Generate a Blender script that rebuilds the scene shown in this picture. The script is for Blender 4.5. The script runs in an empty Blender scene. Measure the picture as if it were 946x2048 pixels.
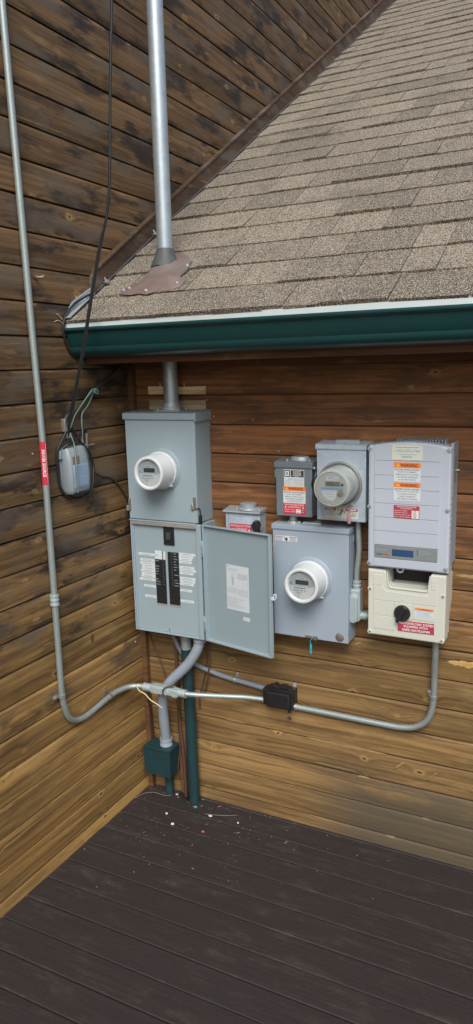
import bpy, bmesh, math, random
from mathutils import Vector, Matrix
random.seed(7)
R = math.radians
scene = bpy.context.scene
COL = scene.collection

# ------------------------------------------------------------------ camera
cam_data = bpy.data.cameras.new("camera")
cam = bpy.data.objects.new("camera", cam_data)
COL.objects.link(cam)
YAW, PITCH, ROLL = -0.478377, 0.191145, -0.026451
fw = Vector((math.sin(YAW), math.cos(YAW), 0)); rt = Vector((math.cos(YAW), -math.sin(YAW), 0)); up = Vector((0, 0, 1))
f2 = fw * math.cos(PITCH) - up * math.sin(PITCH); u2 = up * math.cos(PITCH) + fw * math.sin(PITCH)
r3 = rt * math.cos(ROLL) + u2 * math.sin(ROLL); u3 = u2 * math.cos(ROLL) - rt * math.sin(ROLL)
mw = Matrix.Identity(4)
for i in range(3):
    mw[i][0] = r3[i]; mw[i][1] = u3[i]; mw[i][2] = -f2[i]
mw.translation = Vector((2.2503, -3.1993, 2.2896))
cam.matrix_world = mw
cam_data.sensor_fit = 'VERTICAL'; cam_data.sensor_height = 36.0
cam_data.lens = 36.0 * 1493.58 / 2048.0
cam_data.clip_start = 0.05; cam_data.clip_end = 500
scene.camera = cam

# ------------------------------------------------------------------ sky and sun (bright overcast)
SUN_EL, SUN_AZ = R(46), R(154)          # azimuth clockwise from +y: the sun stands behind the camera, to the right
world = bpy.data.worlds.new("World"); scene.world = world; world.use_nodes = True
wn = world.node_tree; wn.nodes.clear()
sky = wn.nodes.new('ShaderNodeTexSky'); sky.sky_type = 'NISHITA'; sky.sun_disc = False
sky.sun_elevation = SUN_EL; sky.sun_rotation = SUN_AZ
sky.air_density = 1.0; sky.dust_density = 3.0; sky.ozone_density = 1.0
bg = wn.nodes.new('ShaderNodeBackground'); bg.inputs['Strength'].default_value = 0.085
wo = wn.nodes.new('ShaderNodeOutputWorld')
wn.links.new(sky.outputs[0], bg.inputs[0]); wn.links.new(bg.outputs[0], wo.inputs[0])
sl = bpy.data.lights.new("sun", 'SUN'); sl.energy = 1.5; sl.angle = R(32); sl.color = (1.0, 0.985, 0.95)
sun = bpy.data.objects.new("sun", sl); COL.objects.link(sun)
sd = Vector((math.sin(SUN_AZ) * math.cos(SUN_EL), math.cos(SUN_AZ) * math.cos(SUN_EL), math.sin(SUN_EL)))
sun.rotation_euler = sd.to_track_quat('Z', 'Y').to_euler()
vs = scene.view_settings
vs.view_transform = 'Standard'; vs.look = 'None'; vs.gamma = 1.0; vs.exposure = 0.80; vs.use_curve_mapping = False

# ------------------------------------------------------------------ material helpers
class NT:
    def __init__(s, name):
        s.m = bpy.data.materials.new(name); s.m.use_nodes = True
        s.t = s.m.node_tree; s.t.nodes.clear()
        s.out = s.t.nodes.new('ShaderNodeOutputMaterial')
        s.b = s.t.nodes.new('ShaderNodeBsdfPrincipled')
        s.t.links.new(s.b.outputs[0], s.out.inputs[0])
    def n(s, typ, **kw):
        nd = s.t.nodes.new(typ)
        for k, v in kw.items(): setattr(nd, k, v)
        return nd
    def l(s, a, b): s.t.links.new(a, b)
    def sv(s, sock, v):
        if isinstance(v, bpy.types.NodeSocket): s.l(v, sock)
        else: sock.default_value = v
    def math(s, op, a, b=0.0, c=0.0, clamp=False):
        nd = s.n('ShaderNodeMath', operation=op); nd.use_clamp = clamp
        s.sv(nd.inputs[0], a); s.sv(nd.inputs[1], b); s.sv(nd.inputs[2], c)
        return nd.outputs[0]
    def mix(s, f, a, b, blend='MIX'):
        nd = s.n('ShaderNodeMix', data_type='RGBA', blend_type=blend)
        s.sv(nd.inputs['Factor'], f)
        for sock, v in ((nd.inputs[6], a), (nd.inputs[7], b)):
            s.sv(sock, v if isinstance(v, bpy.types.NodeSocket) else (*v, 1.0))
        return nd.outputs[2]
    def ramp(s, f, lo, hi, smooth=True):
        nd = s.n('ShaderNodeMapRange'); nd.clamp = True
        if smooth: nd.interpolation_type = 'SMOOTHSTEP'
        s.sv(nd.inputs['Value'], f); nd.inputs['From Min'].default_value = lo; nd.inputs['From Max'].default_value = hi
        return nd.outputs['Result']
    def noise(s, vec, scale=1.0, detail=4, rough=0.55, dist=0.0):
        nd = s.n('ShaderNodeTexNoise'); s.l(vec, nd.inputs['Vector'])
        nd.inputs['Scale'].default_value = scale; nd.inputs['Detail'].default_value = detail
        nd.inputs['Roughness'].default_value = rough; nd.inputs['Distortion'].default_value = dist
        return nd.outputs['Fac']
    def comb(s, x, y, z):
        nd = s.n('ShaderNodeCombineXYZ')
        for i, v in enumerate((x, y, z)): s.sv(nd.inputs[i], v)
        return nd.outputs[0]
    def obj(s): return s.n('ShaderNodeTexCoord').outputs['Object']
    def bump(s, h, strength=0.3, dist=0.002):
        nd = s.n('ShaderNodeBump'); nd.inputs['Strength'].default_value = strength; nd.inputs['Distance'].default_value = dist
        s.l(h, nd.inputs['Height']); s.l(nd.outputs[0], s.b.inputs['Normal'])

def simple(name, col, rough=0.5, metal=0.0, var=0.08, nscale=30, bump=0.0, spec=0.5, dirt=None, coat=0.0):
    k = NT(name); v = k.obj()
    nz = k.noise(v, nscale, 5); big = k.noise(v, nscale * 0.15, 3)
    c = k.mix(nz, [x * (1 - var) for x in col], [min(1, x * (1 + var)) for x in col])
    if dirt:
        c = k.mix(k.math('MULTIPLY', k.ramp(big, 0.45, 0.75), 0.55), c, dirt)
    k.l(c, k.b.inputs['Base Color'])
    k.b.inputs['Metallic'].default_value = metal; k.b.inputs['Specular IOR Level'].default_value = spec
    k.b.inputs['Coat Weight'].default_value = coat
    k.l(k.math('ADD', rough - 0.06, k.math('MULTIPLY', big, 0.12)), k.b.inputs['Roughness'])
    if bump: k.bump(nz, bump, 0.001)
    return k.m

def paint(name, col, dirt=(0.16, 0.15, 0.13), amt=0.3, rough=0.42):
    """sprayed sheet-metal paint: faint mottling, run-off streaks, chalky patches"""
    k = NT(name); v = k.obj()
    sp = k.n('ShaderNodeSeparateXYZ'); k.l(v, sp.inputs[0])
    st = k.noise(k.comb(k.math('MULTIPLY', sp.outputs[0], 45), k.math('MULTIPLY', sp.outputs[1], 45), k.math('MULTIPLY', sp.outputs[2], 2.2)), 1, 4)
    bl = k.noise(v, 5, 5, 0.6); fine = k.noise(v, 220, 2)
    c = k.mix(bl, [x * 0.93 for x in col], [x * 1.06 for x in col])
    c = k.mix(k.math('MULTIPLY', k.ramp(st, 0.60, 0.85), amt * 0.5), c, dirt)
    sc = k.ramp(k.noise(v, 30, 7, 0.72), 0.66, 0.70)
    c = k.mix(k.math('MULTIPLY', sc, amt * 0.9), c, [min(1, x * 1.35) for x in col])
    k.l(c, k.b.inputs['Base Color'])
    k.l(k.math('ADD', rough - 0.08, k.math('MULTIPLY', bl, 0.18)), k.b.inputs['Roughness'])
    k.bump(k.math('ADD', k.math('MULTIPLY', fine, 0.4), k.math('MULTIPLY', k.noise(v, 3.2, 2), 14.0)), 0.22, 0.001)
    return k.m

def galv(name, col=(0.50, 0.55, 0.58), metal=0.55, rough=0.42, scale=60, dark=(0.25, 0.27, 0.28)):
    k = NT(name); v = k.obj()
    vo = k.n('ShaderNodeTexVoronoi'); vo.inputs['Scale'].default_value = scale; k.l(v, vo.inputs['Vector'])
    sp = k.n('ShaderNodeSeparateColor'); k.l(vo.outputs['Color'], sp.inputs[0])
    bl = k.noise(v, 7, 6, 0.65)
    c = k.mix(sp.outputs[0], [x * 0.94 for x in col], [min(1, x * 1.06) for x in col])
    c = k.mix(k.math('MULTIPLY', k.ramp(bl, 0.52, 0.75), 0.4), c, dark)
    k.l(c, k.b.inputs['Base Color'])
    k.b.inputs['Metallic'].default_value = metal
    k.l(k.math('ADD', rough - 0.1, k.math('MULTIPLY', bl, 0.25)), k.b.inputs['Roughness'])
    return k.m

def wood(name, axis, pal_lo, pal_hi, zlo, zhi, stain_amt, stain_z, knot=1.0, rough=0.62, grey=None, foot=None):
    """horizontal siding; pal = (dark grain, light grain); weathered finish differs between the lower and the upper courses"""
    k = NT(name); v = k.obj()
    sp = k.n('ShaderNodeSeparateXYZ'); k.l(v, sp.inputs[0])
    s = sp.outputs[axis]; z = sp.outputs[2]
    rnd = k.n('ShaderNodeObjectInfo').outputs['Random']
    so = k.math('ADD', s, k.math('MULTIPLY', rnd, 37.0))
    # knots
    kv = k.comb(k.math('MULTIPLY', so, 3.0), k.math('MULTIPLY', z, 5.4), k.math('MULTIPLY', rnd, 9.0))
    kd = k.n('ShaderNodeTexNoise'); k.l(v, kd.inputs['Vector']); kd.inputs['Scale'].default_value = 34; kd.inputs['Detail'].default_value = 3
    vo = k.n('ShaderNodeTexVoronoi', voronoi_dimensions='2D'); k.l(kv, vo.inputs['Vector']); vo.inputs['Scale'].default_value = 1.0
    sc = k.n('ShaderNodeSeparateColor'); k.l(vo.outputs['Color'], sc.inputs[0])
    dist = k.math('ADD', vo.outputs['Distance'], k.math('MULTIPLY', k.math('SUBTRACT', kd.outputs['Fac'], 0.5), 0.10))
    dist = k.math('ADD', dist, k.math('MULTIPLY', sc.outputs[1], 0.05))
    has = k.math('GREATER_THAN', sc.outputs[0], 0.50)
    core = k.math('MULTIPLY', k.math('SUBTRACT', 1.0, k.ramp(dist, 0.030, 0.046)), has)
    halo = k.math('MULTIPLY', k.math('SUBTRACT', 1.0, k.ramp(dist, 0.05, 0.12)), has)
    swirl = k.math('MULTIPLY', k.math('SUBTRACT', 1.0, k.ramp(dist, 0.0, 0.30)), has)
    # grain
    w = k.noise(k.comb(k.math('MULTIPLY', so, 1.7), k.math('MULTIPLY', z, 7.0), rnd), 1.0, 3)
    zz = k.math('ADD', z, k.math('ADD', k.math('MULTIPLY', w, 0.050), k.math('MULTIPLY', swirl, 0.022)))
    g1 = k.noise(k.comb(k.math('MULTIPLY', so, 0.7), k.math('MULTIPLY', zz, 75.0), k.math('MULTIPLY', rnd, 5)), 1.0, 5, 0.6)
    g2 = k.noise(k.comb(k.math('MULTIPLY', so, 6.0), k.math('MULTIPLY', zz, 330.0), rnd), 1.0, 3, 0.6)
    broad = k.noise(k.comb(k.math('MULTIPLY', so, 1.6), k.math('MULTIPLY', z, 6.0), k.math('MULTIPLY', rnd, 3)), 1.0, 6, 0.62)
    g3 = k.noise(k.comb(k.math('MULTIPLY', so, 0.9), k.math('MULTIPLY', zz, 26.0), k.math('MULTIPLY', rnd, 8)), 1.0, 4, 0.6)
    grain = k.math('ADD', k.math('ADD', k.math('MULTIPLY', k.ramp(g1, 0.36, 0.62), 0.42), k.math('MULTIPLY', k.ramp(g3, 0.34, 0.64), 0.33)), k.math('MULTIPLY', k.ramp(g2, 0.3, 0.7), 0.25))
    lo = k.mix(grain, *pal_lo); hi = k.mix(grain, *pal_hi)
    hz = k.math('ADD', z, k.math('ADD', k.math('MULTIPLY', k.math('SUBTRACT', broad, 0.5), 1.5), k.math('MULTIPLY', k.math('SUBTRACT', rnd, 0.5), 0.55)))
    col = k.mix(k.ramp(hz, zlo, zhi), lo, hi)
    # board-to-board tone, lighter worn patches
    tone = k.math('ADD', 0.74, k.math('MULTIPLY', rnd, 0.52))
    col = k.mix(1.0, col, k.comb(tone, tone, tone), 'MULTIPLY')
    wear = k.ramp(k.noise(k.comb(k.math('MULTIPLY', so, 2.4), k.math('MULTIPLY', zz, 11.0), 3.0), 1.0, 7, 0.66), 0.56, 0.70)
    col = k.mix(k.math('MULTIPLY', wear, 0.38), col, (0.38, 0.265, 0.125))
    dk = k.ramp(k.noise(k.comb(k.math('MULTIPLY', so, 1.3), k.math('MULTIPLY', z, 13.0), k.math('MULTIPLY', rnd, 23)), 1.0, 6, 0.65), 0.47, 0.68)
    col = k.mix(k.math('MULTIPLY', dk, 0.55), col, (0.085, 0.050, 0.026))
    ck = k.ramp(k.noise(k.comb(k.math('MULTIPLY', so, 2.2), k.math('MULTIPLY', zz, 120.0), k.math('MULTIPLY', rnd, 31)), 1.0, 4, 0.7), 0.64, 0.70)
    col = k.mix(k.math('MULTIPLY', ck, 0.55), col, (0.05, 0.028, 0.014))
    lk = k.ramp(k.noise(k.comb(k.math('MULTIPLY', so, 3.4), k.math('MULTIPLY', zz, 85.0), k.math('MULTIPLY', rnd, 13)), 1.0, 5, 0.7), 0.63, 0.72)
    col = k.mix(k.math('MULTIPLY', lk, 0.62), col, (0.50, 0.37, 0.19))
    # dark water / mildew stains
    st = k.ramp(k.noise(k.comb(k.math('MULTIPLY', so, 2.6), k.math('MULTIPLY', z, 9.0), k.math('MULTIPLY', rnd, 17)), 1.0, 7, 0.66), 0.49, 0.60)
    sh = k.ramp(hz, stain_z[0], stain_z[1])
    stf = k.math('MULTIPLY', k.math('MULTIPLY', st, stain_amt), k.math('ADD', 0.25, k.math('MULTIPLY', sh, 0.75)))
    col = k.mix(stf, col, (0.026, 0.020, 0.017))
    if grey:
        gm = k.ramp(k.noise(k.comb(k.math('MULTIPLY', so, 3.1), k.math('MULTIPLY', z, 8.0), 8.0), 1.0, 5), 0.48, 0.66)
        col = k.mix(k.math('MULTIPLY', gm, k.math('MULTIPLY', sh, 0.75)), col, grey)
    if foot:
        fm = k.ramp(k.math('ADD', z, k.math('MULTIPLY', broad, 0.55)), 0.62, 0.40)
        fm = k.math('MULTIPLY', k.math('SUBTRACT', 1.0, k.ramp(k.math('ADD', z, k.math('MULTIPLY', broad, -0.7)), -0.12, 0.06)), k.ramp(s, 0.45, 0.9))
        col = k.mix(k.math('MULTIPLY', fm, 0.8), col, foot)
    # knots on top
    col = k.mix(k.math('MULTIPLY', halo, 0.55 * knot), col, (0.42, 0.27, 0.10))
    col = k.mix(k.math('MULTIPLY', core, 0.85 * knot), col, (0.055, 0.028, 0.014))
    k.l(col, k.b.inputs['Base Color'])
    k.l(k.math('ADD', rough - 0.12, k.math('MULTIPLY', broad, 0.22)), k.b.inputs['Roughness'])
    k.b.inputs['Specular IOR Level'].default_value = 0.35
    k.bump(k.math('ADD', k.math('ADD', g1, k.math('MULTIPLY', g2, 0.5)), k.math('MULTIPLY', core, 0.8)), 0.45, 0.0016)
    return k.m

MAT = {}
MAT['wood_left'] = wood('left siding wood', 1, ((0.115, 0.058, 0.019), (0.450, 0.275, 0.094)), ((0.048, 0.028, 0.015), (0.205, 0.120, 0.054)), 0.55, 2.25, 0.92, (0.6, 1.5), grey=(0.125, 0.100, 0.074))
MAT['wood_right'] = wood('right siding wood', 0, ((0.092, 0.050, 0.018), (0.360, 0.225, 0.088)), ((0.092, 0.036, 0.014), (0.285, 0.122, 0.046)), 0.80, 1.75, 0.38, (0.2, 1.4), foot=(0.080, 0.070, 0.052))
MAT['wood_trim'] = wood('corner trim wood', 2, ((0.085, 0.042, 0.021), (0.175, 0.085, 0.040)), ((0.095, 0.045, 0.021), (0.20, 0.092, 0.042)), 0.5, 2.0, 0.35, (0.3, 2.0), knot=0.3)
MAT['wood_eave'] = wood('eave wood', 0, ((0.10, 0.040, 0.020), (0.20, 0.085, 0.040)), ((0.10, 0.040, 0.020), (0.20, 0.085, 0.040)), 0.5, 2.0, 0.4, (0.3, 2.0), knot=0.4)
MAT['wood_rake'] = wood('rake trim wood', 1, ((0.05, 0.032, 0.02), (0.13, 0.08, 0.045)), ((0.055, 0.036, 0.022), (0.14, 0.085, 0.05)), 0.5, 2.0, 0.6, (0.3, 2.0), knot=0.3, grey=(0.14, 0.12, 0.10))
MAT['raw_wood'] = wood('bare patch wood', 0, ((0.44, 0.32, 0.15), (0.76, 0.60, 0.34)), ((0.44, 0.32, 0.15), (0.76, 0.60, 0.34)), 0.5, 2.0, 0.15, (0.3, 2.0), knot=0.2)
MAT['grey_wood'] = wood('grey patch wood', 0, ((0.22, 0.17, 0.10), (0.48, 0.38, 0.24)), ((0.22, 0.17, 0.10), (0.48, 0.38, 0.24)), 0.5, 2.0, 0.2, (0.3, 2.0), knot=0.2)
MAT['split_wood'] = wood('split wood', 0, ((0.42, 0.25, 0.07), (0.72, 0.48, 0.18)), ((0.42, 0.25, 0.07), (0.72, 0.48, 0.18)), 0.5, 2.0, 0.2, (0.3, 2.0), knot=0.0)
MAT['scar'] = wood('pale scarred wood', 0, ((0.20, 0.125, 0.048), (0.44, 0.30, 0.135)), ((0.20, 0.125, 0.048), (0.44, 0.30, 0.135)), 0.5, 2.0, 0.3, (0.3, 2.0), knot=0.0)
MAT['bark'] = simple('dark split edge', (0.16, 0.075, 0.03), 0.8, var=0.4, nscale=60, bump=0.4)
MAT['knot_wood'] = simple('knot wood', (0.11, 0.055, 0.025), 0.7, var=0.5, nscale=120, bump=0.3)

def deck_mat():
    k = NT('weathered deck'); v = k.obj()
    sp = k.n('ShaderNodeSeparateXYZ'); k.l(v, sp.inputs[0])
    rnd = k.n('ShaderNodeObjectInfo').outputs['Random']
    so = k.math('ADD', sp.outputs[0], k.math('MULTIPLY', rnd, 20))
    g = k.noise(k.comb(k.math('MULTIPLY', so, 1.5), k.math('MULTIPLY', sp.outputs[1], 90), 0), 1, 6, 0.65)
    b = k.noise(k.comb(k.math('MULTIPLY', so, 0.45), k.math('MULTIPLY', sp.outputs[1], 1.6), rnd), 9.0, 9, 0.75); f = k.noise(v, 70, 6, 0.75)
    c = k.mix(g, (0.010, 0.0075, 0.0075), (0.040, 0.030, 0.028))
    c = k.mix(k.math('MULTIPLY', k.ramp(b, 0.50, 0.72), 0.55), c, (0.075, 0.064, 0.056))
    c = k.mix(k.math('MULTIPLY', k.ramp(f, 0.60, 0.72), 0.4), c, (0.11, 0.10, 0.088))
    k.l(c, k.b.inputs['Base Color']); k.b.inputs['Roughness'].default_value = 0.72
    k.bump(k.math('ADD', g, k.math('MULTIPLY', f, 0.8)), 0.55, 0.003)
    return k.m
MAT['deck'] = deck_mat()

def shingle_mat():
    k = NT('asphalt shingle granules'); v = k.obj()
    rnd = k.n('ShaderNodeObjectInfo').outputs['Random']
    g = k.noise(v, 120, 3, 0.8); g2 = k.noise(v, 240, 1, 0.5); b = k.noise(v, 4, 6, 0.65)
    at = k.n('ShaderNodeAttribute', attribute_name='tone').outputs['Fac']
    t = k.math('FRACT', k.math('ADD', k.math('MULTIPLY', rnd, 7.31), at))
    base = k.mix(t, (0.190, 0.165, 0.128), (0.325, 0.282, 0.218))
    c = k.mix(k.ramp(g, 0.34, 0.60), (0.040, 0.032, 0.028), base)
    c = k.mix(k.ramp(g2, 0.56, 0.68), c, (0.58, 0.53, 0.43))
    c = k.mix(k.math('MULTIPLY', k.ramp(b, 0.52, 0.70), 0.40), c, (0.085, 0.073, 0.066))
    k.l(c, k.b.inputs['Base Color']); k.b.inputs['Roughness'].default_value = 0.9; k.b.inputs['Specular IOR Level'].default_value = 0.2
    k.bump(k.math('ADD', g, g2), 0.6, 0.003)
    return k.m
MAT['shingle'] = shingle_mat()
MAT['felt'] = simple('dark roof felt', (0.03, 0.027, 0.025), 0.9)
MAT['cab'] = paint('main cabinet paint', (0.292, 0.376, 0.420), amt=0.22)
MAT['cab2'] = paint('meter cabinet paint', (0.305, 0.372, 0.440), amt=0.30)
MAT['cab_dark'] = paint('dark disconnect paint', (0.150, 0.185, 0.210), amt=0.25)
MAT['door_paint'] = paint('door inside paint', (0.265, 0.345, 0.385), amt=0.12)
MAT['rail'] = simple('aged rail metal', (0.40, 0.38, 0.34), 0.5, 0.4, 0.2, 40)
MAT['galv'] = galv('galvanised sheet', (0.42, 0.50, 0.58), 0.25, 0.5)
MAT['galv_dull'] = galv('dull galvanised sheet', (0.36, 0.41, 0.44), 0.4, 0.5)
MAT['emt'] = galv('steel conduit', (0.37, 0.43, 0.42), 0.6, 0.48, 220, (0.30, 0.33, 0.32))
MAT['mast'] = galv('galvanised mast', (0.46, 0.53, 0.57), 0.65, 0.42, 45, (0.30, 0.31, 0.32))
MAT['cast'] = simple('cast aluminium fitting', (0.44, 0.53, 0.55), 0.45, 0.35, 0.1, 120, 0.15)
MAT['steel'] = simple('bright steel', (0.62, 0.62, 0.60), 0.35, 0.85, 0.1, 80)
MAT['rust'] = simple('tarnished steel', (0.26, 0.23, 0.20), 0.55, 0.6, 0.35, 90)
MAT['white_meter'] = simple('white meter plastic', (0.63, 0.665, 0.67), 0.32, 0, 0.02, 15)
MAT['meter_face'] = simple('meter face', (0.42, 0.46, 0.52), 0.45, 0, 0.04, 30)
MAT['meter_grey'] = simple('clouded meter cover', (0.36, 0.40, 0.385), 0.22, 0, 0.06, 20, coat=0.3)
MAT['face_grey'] = simple('grey meter face', (0.42, 0.44, 0.42), 0.4, 0, 0.05, 20)
MAT['lcd'] = simple('lcd glass', (0.055, 0.065, 0.060), 0.15, 0, 0.05, 20)
MAT['lcd2'] = simple('faded lcd', (0.16, 0.17, 0.14), 0.2, 0, 0.08, 20)
MAT['lcd_blue'] = simple('blue lcd', (0.030, 0.070, 0.170), 0.15, 0, 0.25, 8)
MAT['inv'] = simple('inverter casing', (0.45, 0.50, 0.575), 0.42, 0.0, 0.03, 12)
MAT['inv_side'] = simple('inverter side casting', (0.34, 0.39, 0.44), 0.5, 0.15, 0.05, 30)
MAT['inv_strip'] = simple('inverter display strip', (0.21, 0.24, 0.24), 0.4, 0, 0.05, 20)
MAT['cream'] = simple('cream switch casing', (0.58, 0.595, 0.525), 0.45, 0, 0.03, 10)
MAT['black'] = simple('black plastic', (0.018, 0.019, 0.021), 0.42, 0, 0.2, 60)
MAT['black_box'] = simple('black moulded box', (0.016, 0.016, 0.017), 0.36, 0, 0.25, 40, 0.1)
MAT['dark_hole'] = simple('dark recess', (0.030, 0.024, 0.022), 0.8)
MAT['pvc'] = simple('grey pvc', (0.185, 0.215, 0.25), 0.45, 0, 0.06, 25)
MAT['flex'] = simple('grey flexible conduit', (0.27, 0.315, 0.37), 0.45, 0, 0.06, 25)
MAT['green'] = simple('dark green paint', (0.009, 0.038, 0.046), 0.5, 0, 0.2, 20, 0.1, dirt=(0.035, 0.055, 0.056))
MAT['gutter'] = simple('green gutter enamel', (0.008, 0.048, 0.050), 0.3, 0, 0.1, 15)
MAT['drip'] = simple('white drip edge', (0.54, 0.61, 0.61), 0.4, 0.1, 0.06, 12, dirt=(0.45, 0.44, 0.40))
MAT['lead'] = simple('brown roof flashing', (0.185, 0.135, 0.118), 0.6, 0.15, 0.3, 24, 0.35, dirt=(0.24, 0.23, 0.23))
MAT['mastic'] = simple('roof cement', (0.075, 0.085, 0.085), 0.6, 0, 0.4, 60, 0.6)
MAT['flash'] = simple('aluminium step flashing', (0.48, 0.53, 0.55), 0.45, 0.5, 0.2, 20, dirt=(0.2, 0.17, 0.13))
MAT['cable'] = simple('black cable', (0.014, 0.015, 0.016), 0.5, 0, 0.2, 60)
MAT['cable_grey'] = simple('dark grey cable', (0.035, 0.042, 0.045), 0.5, 0, 0.2, 60)
MAT['wire_green'] = simple('faded green wire', (0.145, 0.225, 0.185), 0.5, 0, 0.1, 60)
MAT['wire_brown'] = simple('brown wire', (0.085, 0.048, 0.033), 0.5, 0, 0.15, 60)
MAT['wire_cream'] = simple('cream wire', (0.60, 0.50, 0.30), 0.5, 0, 0.1, 60)
MAT['tele'] = simple('weathered grey plastic box', (0.25, 0.30, 0.33), 0.4, 0, 0.08, 14, dirt=(0.20, 0.20, 0.20))
MAT['tele_blue'] = simple('faded blue label', (0.27, 0.37, 0.52), 0.5, 0, 0.08, 20)
MAT['tele_brown'] = simple('faded brown mark', (0.24, 0.19, 0.18), 0.5, 0, 0.15, 20)
MAT['white'] = simple('white sticker', (0.62, 0.675, 0.69), 0.45, 0, 0.03, 30)
MAT['paper'] = simple('paper label', (0.57, 0.63, 0.67), 0.6, 0, 0.05, 30)
MAT['cream_label'] = simple('yellowed sticker', (0.62, 0.63, 0.54), 0.55, 0, 0.08, 20)
MAT['orange'] = simple('orange sticker', (0.86, 0.22, 0.030), 0.45, 0, 0.05, 30)
MAT['red'] = simple('red sticker', (0.56, 0.030, 0.055), 0.45, 0, 0.06, 30)
MAT['red_faded'] = simple('faded red sticker', (0.40, 0.045, 0.080), 0.5, 0, 0.08, 30)
MAT['ink'] = simple('black ink', (0.022, 0.022, 0.026), 0.5)
MAT['ink_grey'] = simple('grey print', (0.10, 0.12, 0.14), 0.5)
MAT['ink_soft'] = simple('pale grey print', (0.30, 0.34, 0.39), 0.5)
MAT['ink_white'] = simple('white print', (0.78, 0.78, 0.77), 0.5)
MAT['ink_cyan'] = simple('faded blue print', (0.22, 0.44, 0.56), 0.5)
MAT['ink_yellow'] = simple('yellow print', (0.80, 0.52, 0.06), 0.5)
MAT['blue'] = simple('blue band', (0.17, 0.33, 0.60), 0.5)
MAT['pink'] = simple('pink seal tag', (0.50, 0.29, 0.31), 0.45)
MAT['cyan'] = simple('turquoise seal', (0.04, 0.36, 0.46), 0.4)
MAT['led'] = simple('green breaker light', (0.05, 0.45, 0.22), 0.4)
MAT['toggle'] = simple('breaker toggle', (0.055, 0.060, 0.066), 0.4)
MAT['soil'] = simple('bare ground', (0.10, 0.085, 0.06), 0.95, 0, 0.4, 3, dirt=(0.06, 0.075, 0.035))
MAT['debris_white'] = simple('white scrap', (0.70, 0.72, 0.70), 0.6)
MAT['debris_green'] = simple('green scrap', (0.05, 0.40, 0.28), 0.5)
MAT['debris_pink'] = simple('pink scrap', (0.62, 0.12, 0.20), 0.5)
MAT['debris_tan'] = simple('dry litter', (0.20, 0.175, 0.14), 0.9, var=0.5, nscale=200)
def glass_mat():
    k = NT('clear cover'); k.b.inputs['Base Color'].default_value = (0.95, 0.97, 0.97, 1)
    k.b.inputs['Transmission Weight'].default_value = 1.0; k.b.inputs['Roughness'].default_value = 0.03; k.b.inputs['IOR'].default_value = 1.25
    return k.m
MAT['glass'] = glass_mat()

# ------------------------------------------------------------------ mesh helpers
class Frame:
    """flat working frame: u along ax, v along up, w along the outward normal"""
    def __init__(s, o, ax, upv=(0, 0, 1)):
        s.o = Vector(o); s.a = Vector(ax).normalized(); s.u = Vector(upv).normalized(); s.n = s.a.cross(s.u)
    def p(s, u, v, w): return s.o + s.a * u + s.u * v + s.n * w
FR = Frame((0, 0, 0), (1, 0, 0))          # right wall: u = x, v = z, w = distance from the wall
FL = Frame((0, 0, 0), (0, 1, 0))          # left wall: u = y, v = z, w = distance from the wall

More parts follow.
